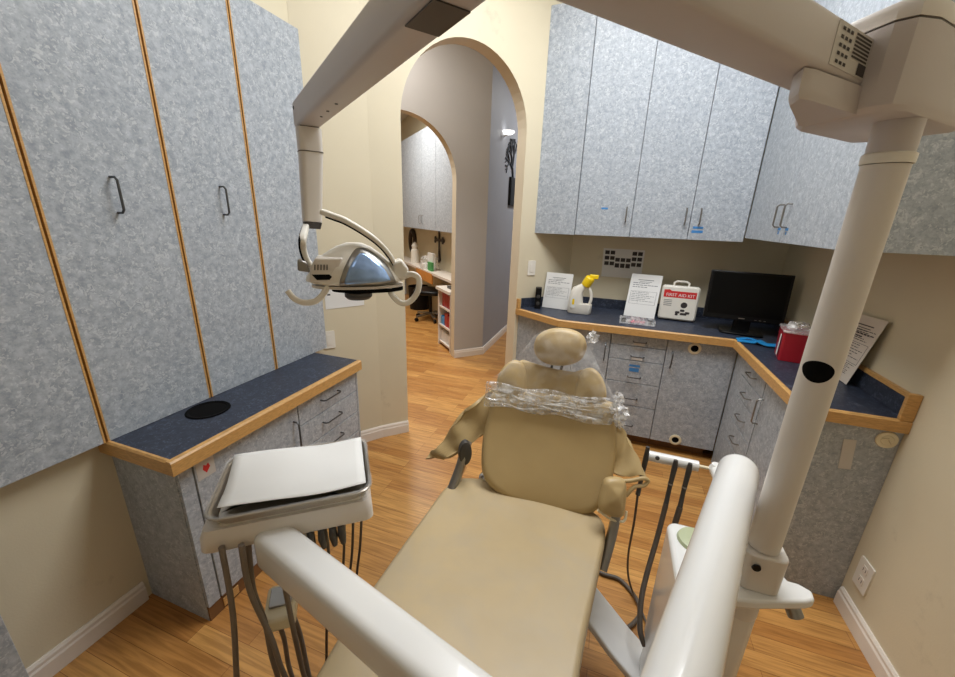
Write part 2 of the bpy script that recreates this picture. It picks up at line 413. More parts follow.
# --- tall wall cabinet on the left
t = thing('tall_wall_cabinet', 'tall blue-grey laminate cabinet with oak-edged doors high on the left wall', 'cabinet', (-1.69,.7,.78))
build('carcass', bx((-1.6995,-.44,.785),(-1.663,1.872,2.468)), 'lam', t, smooth=False)
ys = [-.42,-.04,.333,.713,1.108,1.478,1.88]
for i in range(6):
    a, b = ys[i]+.005, ys[i+1]-.005
    m = MB(); m.box((-1.6625,a,.782),(-1.642,b,2.472))
    dd = build('door', m, 'lam', t, smooth=False)
    e = MB()
    for yy in (a, b):
        if abs(yy-1.875) < .01: continue
        sgn = 1 if yy == a else -1
        e.box((-1.6628,min(yy,yy-sgn*.0015),.782),(-1.6405,max(yy,yy-sgn*.0015),2.472))
        e.box((-1.642,min(yy,yy+sgn*.0045),.782),(-1.6405,max(yy,yy+sgn*.0045),2.472))
    build('edge_band', e, 'oak', dd, smooth=False)
    if i in (3, 4):
        hy = .915 if i == 3 else 1.312
        handle((-1.6415,hy,1.575),(-1.6415,hy,1.69), (1,0,0), parent=dd, d=.034)
m = MB()
for yy in ys[1:-1]: m.box((-1.6628,yy-.003,.783),(-1.6585,yy+.003,2.471))
build('shadow_gap', m, 'seam', t, smooth=False)

# --- left base cabinet and worktop
t = thing('base_cabinet', 'low grey base cabinet with drawers under the left-hand navy worktop', 'cabinet', (-1.5,1.2,0))
m = MB(); m.prism([(-1.6995,.74,.0),(-1.36,.74,.0),(-1.36,.74,.725),(-1.6995,.74,.725)], (0,1.02,0)); build('carcass', m, 'lam', t, smooth=False)
build('face_strip', bx((-1.3595,.742,.075),(-1.345,.79,.725)), 'lam', t, smooth=False)
dd = build('door', bx((-1.3595,.794,.08),(-1.34,1.292,.72)), 'lam', t, smooth=False, bevel=.001, seg=1)
handle((-1.34,1.262,.50),(-1.34,1.262,.64),(1,0,0), parent=dd)
m = MB(); yz = lambda y0,z0,y1,z1: m.box((-1.34,y0,z0),(-1.3388,y1,z1))
yz(.80,.635,.868,.71); st = build('sticker', m, 'sticker', dd, smooth=False, label='small white sticker with a red mark')
m = MB(); m.prism([(-1.3386,.822,.672),(-1.3386,.834,.652),(-1.3386,.850,.672),(-1.3386,.845,.69),(-1.3386,.836,.682),(-1.3386,.827,.69)], (.0005,0,0)); build('printed_mark', m, 'redp', st, smooth=False)
zs = [.08,.20,.33,.46,.595,.72]
for i in range(5):
    dr = build('drawer', bx((-1.3595,1.298,zs[i]+.002),(-1.34,1.745,zs[i+1]-.002)), 'lam', t, smooth=False, bevel=.001, seg=1)
    zc = (zs[i]+zs[i+1])/2+.01
    handle((-1.34,1.45,zc),(-1.34,1.58,zc),(1,0,0), parent=dr, r=.004)
build('end_stile', bx((-1.3595,1.748,.0),(-1.34,1.76,.725)), 'lam', t, smooth=False)
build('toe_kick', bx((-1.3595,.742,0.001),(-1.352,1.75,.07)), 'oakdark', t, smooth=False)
build('toe_patch', bx((-1.3515,.80,.012),(-1.347,.87,.055)), 'oak', t, smooth=False, bevel=.004, label='bare yellow wood patch')
t = thing('worktop', 'navy speckled worktop with oak edge below the tall left cabinet', 'worktop', (-1.5,1.2,.73), )
build('slab', bx((-1.6995,.725,.742),(-1.335,1.77,.78)), 'top', t, smooth=False)
m = MB(); m.prism([(-1.334,.71,.727),(-1.31,.71,.727),(-1.31,.71,.776),(-1.316,.71,.782),(-1.334,.71,.782)], (0,1.06,0)); build('oak_edge', m, 'oak', t, smooth=False)
m = MB(); m.prism([(-1.6995,.724,.727),(-1.6995,.71,.727),(-1.6995,.71,.776),(-1.6995,.716,.782),(-1.6995,.724,.782)], (.365,0,0)); build('oak_edge', m, 'oak', t, smooth=False)
m = MB(); m.lathe((-1.545,1.02,.7805), [(.0,.0005),(.066,.0005),(.070,.004),(.078,.005),(.082,.0015),(.082,0)], 40); tag(build('grommet', m, 'rubber', None), 'round black waste hole rim let into the left navy worktop', 'grommet')

# --- near-left low cabinet, only its corner is in view
t = thing('side_cabinet', 'low blue-grey cabinet corner with black handle at lower left edge of photo', 'cabinet', (-1.5,0,0))
build('carcass', bx((-1.68,-.7,.001),(-1.392,.30,.74)), 'lam', t, smooth=False, bevel=.002)
dd = build('door', bx((-1.391,-.24,.06),(-1.372,.296,.735)), 'lam', t, smooth=False, bevel=.002)
handle((-1.372,.268,.57),(-1.372,.268,.655),(1,0,0), parent=dd, m='black', r=.006)

# --- back base cabinets
def base_unit(name, label, loc): return thing(name, label, 'cabinet', loc, None)
FY = 2.775
t = base_unit('corner_cabinet', 'angled grey base cabinet beside the arch, behind the dental chair', (-.35,3.0,0))
m = MB(); m.prism([(-.667,2.99,.08),(-.325,2.80,.08),(-.20,2.80,.08),(-.20,3.32,.08),(-.343,3.312,.08)], (0,0,.78)); build('carcass', m, 'lam', t, smooth=False)
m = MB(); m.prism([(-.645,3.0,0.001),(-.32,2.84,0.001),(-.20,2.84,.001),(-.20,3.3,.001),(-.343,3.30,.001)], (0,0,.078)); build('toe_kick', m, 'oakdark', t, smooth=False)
build('door', bx((-.322,2.777,.085),(-.20,2.798,.855)), 'lam', t, smooth=False, bevel=.001, seg=1)
t = base_unit('base_cabinet', 'single-door grey base cabinet right behind the chair headrest', (-.07,3.0,0))
build('carcass', bx((-.199,2.80,.08),(.057,3.325,.86)), 'lam', t, smooth=False)
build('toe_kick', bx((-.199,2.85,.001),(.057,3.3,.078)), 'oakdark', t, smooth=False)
dd = build('door', bx((-.195,FY,.085),(.055,2.798,.855)), 'lam', t, smooth=False, bevel=.001, seg=1)
handle((.028,FY,.65),(.028,FY,.77),(0,-1,0), parent=dd)
t = base_unit('drawer_cabinet', 'grey base cabinet with five drawers under the back worktop', (.24,3.0,0))
build('carcass', bx((.058,2.80,.08),(.421,3.325,.86)), 'lam', t, smooth=False)
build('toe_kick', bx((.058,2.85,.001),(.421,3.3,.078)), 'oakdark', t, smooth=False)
zs = [.085,.322,.50,.67,.776,.855]
for i in range(5):
    dr = build('drawer', bx((.061,FY,zs[i]+.0025),(.419,2.798,zs[i+1]-.0025)), 'lam', t, smooth=False, bevel=.001, seg=1)
    zc = [.17,.385,.55,.705,.812][i]
    handle((.205,FY,zc),(.29,FY,zc),(0,-1,0), parent=dr, r=.0038, d=.026)
    hb = build('handle_backplate', bx((.212,FY-.002,zc-.028),(.283,FY,zc-.004)), 'sticker', dr, smooth=False) if i in (3,4) else None
    if i == 2:
        m = MB(); m.box((.205,FY-.0015,.625),(.275,FY,.640)); m.box((.207,FY-.0015,.588),(.272,FY,.615)); build('tape', m, 'blue', dr, smooth=False, label='strips of blue tape')
t = base_unit('base_cabinet', 'grey base cabinet door with two round vent holes below the monitor', (.6,3.0,0))
build('carcass', bx((.422,2.80,.08),(.795,3.325,.86)), 'lam', t, smooth=False)
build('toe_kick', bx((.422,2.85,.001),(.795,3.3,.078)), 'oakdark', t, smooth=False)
dd = build('door', bx((.424,FY,.085),(.833,2.798,.855)), 'lam', t, smooth=False, bevel=.001, seg=1)
handle((.462,FY,.66),(.462,FY,.77),(0,-1,0), parent=dd, r=.0045)
for z in (.812,.118):
    m = MB(); m.lathe((.588,FY,z), [(.022,0),(.040,0),(.040,.004),(.034,.006),(.024,.005),(.022,0)], 28, axis=(0,-1,0)); vv = build('vent_ring', m, 'cream', dd)
    m = MB(); m.lathe((.588,FY,z), [(0,.0005),(.024,.0005),(.024,.0025),(0,.0025)], 24, axis=(0,-1,0)); build('vent_hole', m, 'rubber', vv)
# right-hand run, faces at x = .835
t = base_unit('drawer_cabinet', 'grey base cabinet with drawers in the right-hand corner below red sharps bin', (1.0,2.5,0))
build('carcass', bx((.86,2.245,.001),(1.149,2.773,.86)), 'lam', t, smooth=False)
build('filler_panel', bx((.838,2.615,.001),(.858,2.773,.855)), 'lam', t, smooth=False)
zs = [.10,.30,.445,.60,.73,.855]
for i in range(5):
    dr = build('drawer', bx((.835,2.25,zs[i]+.0025),(.858,2.61,zs[i+1]-.0025)), 'lam', t, smooth=False, bevel=.001, seg=1)
    zc = (zs[i]+zs[i+1])/2
    handle((.835,2.38,zc),(.835,2.48,zc),(-1,0,0), parent=dr, r=.004, m='metal')
t = base_unit('base_cabinet', 'grey base cabinet ending the right-hand run, blank side panel towards the viewer', (1.0,2.0,0))
build('carcass', bx((.86,1.79,.001),(1.149,2.244,.86)), 'lam', t, smooth=False)
dd = build('door', bx((.835,1.795,.085),(.858,2.24,.855)), 'lam', t, smooth=False, bevel=.001, seg=1)
handle((.835,2.215,.60),(.835,2.215,.74),(-1,0,0), parent=dd, m='metal')
T = Matrix.Translation((1.002,1.79,.725)) @ Matrix.Rotation(math.radians(-6), 4, 'Y')
build('label_plate', bx((-.02,-.003,-.068),(.022,0,.068), T), 'sticker', t, smooth=False, bevel=.001, label='pale rectangular plate')
m = MB(); m.lathe((1.105,1.789,.817), [(0,.006),(.018,.007),(.022,.004),(.034,.005),(.036,0)], 32, axis=(0,-1,0)); c = build('round_cap', m, 'cream', t, label='round cream cap with small lever')
m = MB(); m.sweep([(1.085,1.781,.822),(1.105,1.779,.826),(1.118,1.779,.806)], rrect(.006,.006,.002)); build('cap_lever', m, 'cream', c)

# --- continuous U-shaped worktop with backsplash
t = thing('worktop', 'L-shaped navy speckled worktop with oak edge running under the monitor', 'worktop', (.3,3.0,.865))
PF = [(-.69,2.97),(-.315,2.735),(.79,2.735),(.80,1.77),(1.149,1.77)]
m = MB(); m.prism([(-.672,2.985,.872),(-.31,2.752,.872),(.806,2.752,.872),(.816,1.788,.872),(1.149,1.788,.872),(1.149,3.328,.872),(-.333,3.325,.872)], (0,0,.038)); build('slab', m, 'top', t, smooth=False)
def edge_strip(path, w=.018, z0=.862, z1=.913):
    m = MB(); P = [V((x,y,0)) for x,y in path]; n = len(P); R = []
    for i, p in enumerate(P):
        ds = []
        if i > 0: ds.append((P[i]-P[i-1]).normalized())
        if i < n-1: ds.append((P[i+1]-P[i]).normalized())
        ns = [V((-d.y, d.x, 0)) for d in ds]; k = sum(ns, V((0,0,0))).normalized(); k = k/max(.3, k.dot(ns[0]))
        R.append([p+V((0,0,z0)), p+V((0,0,z1-.006)), p+k*.006+V((0,0,z1)), p+k*(w-.001)+V((0,0,z1)), p+k*(w-.001)+V((0,0,z0))])
    return m.rings(R)
build('oak_edge', edge_strip(PF), 'oak', t, smooth=False)
# backsplash (navy) and its oak cap along walls
bs = [(-.655,3.002),(-.338,3.318),(1.137,3.318),(1.137,1.79)]
def wallstrip(path, w, z0, z1, off=0):
    m = MB(); P = [V((x,y,0)) for x,y in path]; n = len(P); R = []
    for i, p in enumerate(P):
        ds = []
        if i > 0: ds.append((P[i]-P[i-1]).normalized())
        if i < n-1: ds.append((P[i+1]-P[i]).normalized())
        ns = [V((-d.y, d.x, 0)) for d in ds]; k = sum(ns, V((0,0,0))).normalized(); k = k/max(.3, k.dot(ns[0]))
        R.append([p+V((0,0,z0)), p+V((0,0,z1)), p+k*w+V((0,0,z1)), p+k*w+V((0,0,z0))])
    return m.rings(R)
build('backsplash', wallstrip(bs, .011, .911, .99), 'top', t, smooth=False)
build('backsplash_cap', wallstrip([(1.132,3.3),(1.132,1.79)], .016, .991, 1.008), 'oak', t, smooth=False)
build('end_block', bx((1.108,1.771,.914),(1.149,1.789,1.022)), 'oak', t, smooth=False, bevel=.002)
m = MB(); m.prism([(-.69+.003,2.972,.914),(-.667,2.955,.914),(-.652,2.972,.914),(-.674,2.992,.914)], (0,0,.075)); build('end_block', m, 'oak', t, smooth=False)

# --- upper cabinets
t = thing('wall_cabinet', 'pale blue-grey upper cabinet with three doors above the back worktop', 'cabinet', (.2,3.1,1.5))
m = MB(); m.prism([(-.598,3.064,1.5),(-.30,3.042,1.5),(.79,3.042,1.5),(.79,3.329,1.5),(-.333,3.328,1.5)], (0,0,1.45)); build('carcass', m, 'lam', t, smooth=False)
m = MB(); m.prism([(-.598,3.060,1.498),(-.296,3.021,1.498),(-.296,3.040,1.498),(-.59,3.063,1.498)], (0,0,1.45)); build('angled_side_panel', m, 'lam', t, smooth=False)
xs = [-.292,.087,.455,.787]
for i in range(3):
    dd = build('door', bx((xs[i]+.002,3.02,1.5),(xs[i+1]-.002,3.0415,2.95)), 'lam', t, smooth=False, bevel=.001, seg=1)
    hx = [.046,.421,.508][i]
    handle((hx,3.02,1.60),(hx,3.02,1.70),(0,-1,0), parent=dd, r=.0045, m='metal')
    if i == 0: build('tape', bx((-.125,3.0185,1.682),(-.08,3.02,1.694)), 'blue', dd, smooth=False, label='scrap of blue tape')
    if i == 2:
        build('tape', bx((.478,3.0185,1.573),(.54,3.02,1.587)), 'blue', dd, smooth=False, label='strip of blue tape')
        build('tape', bx((.474,3.0185,1.545),(.542,3.02,1.562)), 'blue', dd, smooth=False, label='strip of blue tape')
t = thing('wall_cabinet', 'blue-grey upper cabinet on the right wall, two doors and a blank end panel', 'cabinet', (1.0,2.4,1.525))
build('carcass', bx((.812,1.69,1.53),(1.149,3.019,2.95)), 'lam', t, smooth=False)
for i, (a, b) in enumerate(((2.425,3.017),(1.692,2.421))):
    dd = build('door', bx((.79,a,1.525),(.811,b,2.95)), 'lam', t, smooth=False, bevel=.001, seg=1)
    hy = (2.475,2.375)[i]
    handle((.79,hy,1.60),(.79,hy,1.71),(-1,0,0), parent=dd, r=.0045, m='metal')
    m = MB(); m.box((.7885,hy-.025,1.585),(.79,hy+.01,1.597)); m.box((.7885,hy-.012,1.565),(.79,hy-.002,1.58)); build('tape', m, 'blue', dd, smooth=False, label='scraps of blue tape')

# ------------------------------------------------------------------ wall fittings
def plate(name, center, u, w, h, nrm, parent=None, d=.006):
    u = V(u).normalized(); nrm = V(nrm).normalized(); c = V(center)
    m = MB(); pts = rrect(w, h, .006, 3); m.prism([c + u*a + V((0,0,b)) for a, b in pts], nrm*d); return m
def switch(center, u, nrm, label):
    t = thing('light_switch', label, 'switch', center)
    build('cover_plate', plate('p', center, u, .07, .115, nrm), 'plast', t)
    build('rocker', plate('p', V(center)+V(nrm).normalized()*.006, u, .033, .066, nrm, d=.003), 'plast', t)
nin = V((1,-1,0)).normalized()
switch(tuple(V((-.605,3.055,1.23))+nin*.002), d45, nin, 'white light switch on the cream wall between arch and upper cabinet')
_a = V((.23,.309,0)).normalized(); _n = V((.309,-.23,0)).normalized()
switch(tuple(V((-1.70,1.881,.815))+_a*.06+_n*.001), _a, _n, 'white light switch at the far end of the left worktop')
t = thing('wall_outlet', 'white double electrical outlet low on the right wall above the baseboard', 'outlet', (1.1495,1.70,.235))
build('cover_plate', plate('p', (1.1495,1.70,.235), (0,1,0), .085,.135,(-1,0,0)), 'plast', t)
for z in (.262,.208):
    oo = build('socket', plate('p', (1.1435,1.70,z), (0,1,0), .034,.036,(-1,0,0), d=.002), 'base', t)
    m = MB(); m.box((1.1408,1.69,z-.006),(1.1415,1.692,z+.008)); m.box((1.1408,1.706,z-.006),(1.1415,1.708,z+.008)); build('slot', m, 'black', oo, smooth=False)
m = MB()
for (a,b,c_,w) in ((1.46,.52,.58,.006),(1.452,.47,.50,.010),(1.444,.43,.46,.004)): m.box((1.1492,a,b),(1.1499,a+w,c_))

# ------------------------------------------------------------------ papers
def sheet(name, corners, n, mat_, label, cat, th=.0008, text=None, ink='ink', group=None, curl=0):
    """corners: bl, br, tr, tl in world space"""
    bl, br, tr, tl = [V(c) for c in corners]; nn = (br-bl).cross(tl-bl).normalized()
    m = MB(); g = 6
    P = lambda u,v,o=0: (bl*(1-u)*(1-v)+br*u*(1-v)+tr*u*v+tl*(1-u)*v) + nn*(o+curl*math.sin(PI*v)*.5)
    for a,b_ in ((0,1),):
        top = [[m.bm.verts.new(P(i/g, j/g, th)) for i in range(g+1)] for j in range(g+1)]
        bot = [[m.bm.verts.new(P(i/g, j/g, 0)) for i in range(g+1)] for j in range(g+1)]
        for j in range(g):
            for i in range(g):
                m.bm.faces.new([top[j][i],top[j][i+1],top[j+1][i+1],top[j+1][i]]); m.bm.faces.new([bot[j][i],bot[j+1][i],bot[j+1][i+1],bot[j][i+1]])
        ring = [(0,i) for i in range(g)]+[(j,g) for j in range(g)]+[(g,g-i) for i in range(g)]+[(g-j,0) for j in range(g)]
        for k in range(len(ring)):
            (j0,i0),(j1,i1) = ring[k], ring[(k+1)%len(ring)]
            m.bm.faces.new([top[j0][i0],top[j1][i1],bot[j1][i1],bot[j0][i0]])
    o = build(name, m, mat_, None); tag(o, label, cat, group)
    if text:
        m = MB()
        for (u0,v0,u1,v1) in text:
            m.poly([P(u0,v0,th+.0006),P(u1,v0,th+.0006),P(u1,v1,th+.0006),P(u0,v1,th+.0006)])
        x = build('printed_text', m, ink, o, smooth=False)
    return o, P
random.seed(8)
def lines(n, v0, v1, u0=.1, u1=.9, thick=.35, head=True):
    L = []
    for k in range(n):
        v = v1 - (v1-v0)*k/n; h = (v1-v0)/n*thick; a = u0; e = u0+(u1-u0)*random.uniform(.55,1)
        while a < e:
            w = random.uniform(.05,.16); L.append((a, v-h, min(a+w, e), v)); a += w+.02
    return L
txt = [(.25,.86,.75,.875),(.3,.82,.7,.83)] + lines(3,.66,.8) + [(.08,.3,.09,.6),(.91,.3,.92,.6),(.08,.3,.92,.305),(.08,.6,.92,.605),(.35,.3,.355,.6)] + lines(6,.34,.58,.12,.88,.25)
def stand(corners, label):
    bl, br, tr, tl = [V(c) for c in corners]; nn = (br-bl).cross(tl-bl).normalized()
    if nn.y > 0: nn = -nn
    t = thing('sign_holder', label, 'sign holder', tuple((bl+br)/2))
    m = MB(); m.prism([c - nn*.004 for c in (bl,br,tr,tl)], nn*.0025); build('back_plate', m, 'acryl', t, smooth=False)
    fd = V((nn.x, nn.y, 0)).normalized()*.05
    m = MB(); m.prism([bl+V((0,0,-.0015)), br+V((0,0,-.0015)), br+fd*-1+V((0,0,-.0015)), bl+fd*-1+V((0,0,-.0015))], (0,0,.002)); build('foot', m, 'acryl', t, smooth=False)
c1 = [(-.503,3.11,.9135),(-.29,3.08,.9135),(-.277,3.12,1.195),(-.49,3.15,1.195)]
sheet('paper_sheet', c1, None, 'paper', 'white printed sheet standing on the back worktop left of the cleaner bottle', 'paper', text=txt)
stand(c1, 'clear acrylic holder of the printed sheet left of the cleaner bottle')
c2 = [(.13,3.11,.9135),(.347,3.09,.9135),(.37,3.19,1.225),(.153,3.21,1.225)]
sheet('paper_sheet', c2, None, 'paper', 'white printed sheet standing on the worktop between bottle and first-aid kit', 'paper', text=txt)
stand(c2, 'clear acrylic holder of the printed sheet left of the first-aid kit')
sheet('paper_sheet', [(1.09,2.115,.9135),(1.09,2.31,.9135),(1.134,2.31,1.215),(1.134,2.065,1.225)][::1] if False else [(1.095,2.32,.9135),(1.095,2.12,.9135),(1.132,2.06,1.235),(1.132,2.30,1.22)], None, 'paperw', 'printed sheet leaning on the right wall at the end of the worktop', 'paper', text=txt+lines(8,.08,.28)+lines(6,.62,.8), ink='inkdk')
# wall poster of small dark pictures
pc = [(-.075,3.3285,1.17),(.227,3.3285,1.17),(.227,3.3285,1.395),(-.083,3.3285,1.395)]
o, P = sheet('wall_chart', pc, None, 'paper', 'white sheet with rows of small dark pictures taped to the back wall', 'poster')
m = MB()
for r in range(3):
    for c_ in range(7):
        if r == 0 and 1 < c_ < 5: continue
        u0 = .05+c_*.133; v0 = .80-r*.19 - (.05 if 1 < c_ < 5 else 0)
        m.poly([P(u0,v0,.0015),P(u0+.11,v0,.0015),P(u0+.11,v0+.13,.0015),P(u0,v0+.13,.0015)])
for c_ in range(2,5):
    u0 = .05+c_*.133; m.poly([P(u0,.35,.0015),P(u0+.11,.35,.0015),P(u0+.11,.40,.0015),P(u0,.40,.0015)])
build('picture_grid', m, 'inkdk', o, smooth=False)
for k,(u,v) in enumerate(((.02,.98),(.98,.98))): pass
_w = lambda d, z: V((-1.70,1.881,z)) + _a*d + _n*.0015
o, P = sheet('wall_notice', [_w(.055,1.015),_w(.30,1.02),_w(.30,1.175),_w(.055,1.19)], None, 'paper', 'white paper notice on the cream wall behind the dental light head', 'paper')
m = MB(); m.poly([P(.06,.5,.001),P(.14,.5,.001),P(.14,.56,.001),P(.06,.56,.001)]); m.poly([P(.84,.3,.001),P(.88,.3,.001),P(.88,.37,.001),P(.84,.37,.001)]); build('printed_mark', m, 'inkdk', o, smooth=False)

# ------------------------------------------------------------------ items on the back worktop
# black speaker
t = thing('desk_speaker', 'slim black speaker standing on the worktop beside the arch', 'speaker', (-.585,3.05,.911))
T = Matrix.Translation((-.530,3.055,.911)) @ Matrix.Rotation(math.radians(10),4,'Z')
build('housing', bx((-.024,-.03,.0005),(.024,.03,.17),T), 'black', t, bevel=.004)
for z in (.045,.10):
    m = MB(); m.lathe(T @ V((0,-.0305,z)), [(.0,.001),(.006,.002),(.012,.001),(.015,.0)], 16, axis=T.to_3x3() @ V((0,-1,0))); build('driver', m, 'dark', t)
# cleaner bottle
t = thing('cleaner_bottle', 'white jug with a tilted yellow cap standing on the back worktop', 'bottle', (-.19,3.03,.911))
bc = V((-.195,3.03,.9115))
def bf(u, v, w): return bc + V((u*1.04, w, v*1.17))
def loop(u0,u1,v,d,n=20):
    cx=(u0+u1)/2; a=(u1-u0)/2; return [bf(cx+a*math.copysign(abs(math.cos(2*PI*k/n))**.7,math.cos(2*PI*k/n)), v, d*math.copysign(abs(math.sin(2*PI*k/n))**.7,math.sin(2*PI*k/n))) for k in range(n)]
m = MB(); R = [loop(-.085,.075,0,.035), loop(-.09,.082,.008,.04), loop(-.09,.084,.06,.04)]
m.rings(R + [loop(-.088,.083,.065,.04)]); m.mi = 0
m.rings([loop(-.088,.018,.064,.04), loop(-.084,.012,.11,.039), loop(-.076,.01,.145,.036), loop(-.062,.03,.17,.03), loop(-.03,.045,.187,.026),loop(-.005,.05,.2,.022)])
build('jug_body', m, 'plast', t, bevel=0)
m = MB(); m.sweep(smooth_path([bf(.062,.062,0),bf(.072,.1,0),bf(.066,.14,0),bf(.045,.175,0),bf(.025,.185,0)]), rrect(.022,.03,.008,3), up=(0,1,0)); build('grip', m, 'plast', t)
m = MB(); m.lathe(bf(.02,.185,0), [(.034,0),(.036,.012),(.036,.068),(.028,.078),(0,.078)], 24, axis=(.45,-.1,.88)); 
m.box((-.15,3.01,1.185),(-.085,3.05,1.215)); build('yellow_cap', m, 'yellow', t, bevel=.004)
m = MB(); m.prism([bf(a-.05,b+.075,-.0412) for a,b in rrect(.035,.075,.015)], (0,-.0008,0)); build('label', m, 'paper', t, smooth=False)
m = MB(); m.prism([bf(a-.05,b+.08,-.0422) for a,b in rrect(.016,.04,.008)], (0,-.0006,0)); build('label_print', m, 'yellow', t, smooth=False)
# tape tray with pink bits
t = thing('clear_tray', 'small clear plastic tray of pink and dark bits on the front worktop edge', 'tray', (.2,2.90,.911))
m = MB(); 
for lo,hi in (((.10,2.85,.9115),(.335,2.955,.914)),((.10,2.85,.914),(.335,2.853,.945)),((.10,2.952,.914),(.335,2.955,.945)),((.10,2.853,.914),(.103,2.952,.945)),((.332,2.853,.914),(.335,2.952,.945))): m.box(lo,hi)
build('tray_shell', m, 'clear', t, smooth=False)
for k in range(6):
    x = .165+.018*k; m = MB(); m.sweep(smooth_path([(x,2.88,.918),(x+.012,2.90,.926+.004*(k%2)),(x+.02,2.93,.918)],4), rrect(.014,.007,.003,2)); 
    tag(build('pink_packet', m, 'pink'), 'small pink packet in the clear tray on the worktop', 'packet', 'pink packets in the clear tray')
for x in (.128,.305):
    m = MB(); m.lathe((x,2.90,.9145), [(.0,0),(.016,0),(.018,.01),(.014,.026),(0,.028)], 16); tag(build('dark_roller', m, 'dark'), ('small dark roll at the left end of the clear tray' if x < .2 else 'small dark roll at the right end of the clear tray'), 'roll')
# first-aid kit
t = thing('first_aid_kit', 'white first-aid case with red band and handle beside the monitor', 'first-aid kit', (.5,3.12,.911))
T = Matrix.Translation((.497,3.12,.9175)) @ Matrix.Rotation(math.radians(-4),4,'Z') @ Matrix.Rotation(math.radians(-4),4,'X')
m = MB(); m.prism([T @ V((a,-.01,b+.125)) for a,b in rrect(.25,.25,.02)], T.to_3x3() @ V((0,.07,0))); build('case', m, 'plast', t, bevel=.005)
m = MB(); m.prism([T @ V((a,-.022,b+.125)) for a,b in rrect(.235,.235,.016)], T.to_3x3() @ V((0,.0115,0))); build('front_lid', m, 'plast', t, bevel=.004)
m = MB(); m.sweep([T @ V(p) for p in ((-.05,.02,.245),(-.048,.02,.272),(-.03,.02,.282),(.03,.02,.282),(.048,.02,.272),(.05,.02,.245))], rrect(.014,.010,.003,2), up=(0,1,0)); build('handle', m, 'plast', t)
m = MB(); m.prism([T @ V(p) for p in ((-.11,-.0225,.165),(.105,-.0225,.165),(.105,-.0225,.212),(-.06,-.0225,.212),(-.075,-.0225,.222),(-.11,-.0225,.218))], T.to_3x3() @ V((0,-.0006,0))); build('red_band', m, 'redp', t, smooth=False)
def text_obj(s_, mtx, size, mname, parent, name='lettering'):
    cu = bpy.data.curves.new(name, 'FONT'); cu.body = s_; cu.size = size; cu.align_x = 'CENTER'; cu.extrude = .0003
    tmp = bpy.data.objects.new('tmp', cu); COL.objects.link(tmp); bpy.context.view_layer.update()
    me = bpy.data.meshes.new_from_object(tmp.evaluated_get(bpy.context.evaluated_depsgraph_get()))
    bpy.data.objects.remove(tmp); me.transform(mtx); me.transform(Matrix.Translation(-wloc(parent)))
    o = bpy.data.objects.new(name, me); COL.objects.link(o); me.materials.clear(); me.materials.append(M[mname])
    o.parent = parent; ORG[o.name] = wloc(parent); return o
RX = Matrix.Rotation(PI/2, 4, 'X')
text_obj('FIRST AID KIT', T @ Matrix.Translation((0,-.0236,.174)) @ RX, .031, 'paper', t)
m = MB()
m.lathe(T @ V((.035,-.0235,.115)), [(0,.0006),(.022,.0006),(.022,0)], 16, axis=(0,-1,0))
for p in ((.0,.06,.03),(.03,.075,.03),(.065,.06,.03),(.04,.05,.045),(-.005,.045,.02)):
    m.prism([T @ V((p[0]+a,-.0232,p[1]+b)) for a,b in rrect(p[2],.016,.006,2)], T.to_3x3() @ V((0,-.0005,0)))
build('printed_drawing', m, 'inkdk', t, smooth=False)
m = MB()
for k in range(4): m.prism([T @ V((-.075+a,-.0232,.145-k*.013+b)) for a,b in rrect(.055,.004,.001,1)], T.to_3x3() @ V((0,-.0005,0)))
build('printed_text', m, 'ink', t, smooth=False)
# monitor
t = thing('monitor', 'black flat-screen monitor standing in the corner of the back worktop', 'monitor', (.87,2.95,.911))
T = Matrix.Translation((.868,2.93,.911)) @ Matrix.Rotation(math.radians(-7),4,'Z') @ Matrix.Rotation(math.radians(-6),4,'X')
build('housing', bx((-.235,-.012,.085),(.22,.03,.405),T), 'black', t, bevel=.006)
build('screen', bx((-.218,-.0135,.118),(.203,-.0121,.39),T), 'screen', t, smooth=False)
m = MB()
for k in range(3): m.box((.06+k*.025,-.0136,.098),(.072+k*.025,-.0121,.101),T)
build('button', m, 'metal', t, smooth=False)
build('brand_plate', bx((-.03,-.0136,.098),(.005,-.0121,.104),T), 'metal', t, smooth=False)
T2 = Matrix.Translation((.868,2.93,.9115)) @ Matrix.Rotation(math.radians(-7),4,'Z')
build('stand_neck', bx((-.05,.025,.008),(.05,.055,.2),T2), 'black', t, bevel=.004)
m = MB(); m.prism([T2 @ V((a,b+.02,0)) for a,b in rrect(.25,.17,.04)], (0,0,.014)); build('stand_base', m, 'black', t, bevel=.004)
# blue plastic
m = MB(); pth = smooth_path([(.80,2.72,.917),(.88,2.70,.92),(.905,2.69,.932),(.94,2.665,.922),(1.0,2.66,.925),(1.05,2.67,.918)], 5)
m.sweep(pth, rrect(.06,.008,.003,2)); m.sweep(smooth_path([(.80,2.745,.918),(.87,2.74,.93),(.93,2.71,.918)],5), rrect(.03,.006,.002,2))
tag(build('blue_bib', m, 'bluebib'), 'crumpled bright blue plastic strip on the worktop corner below the monitor', 'plastic strip')
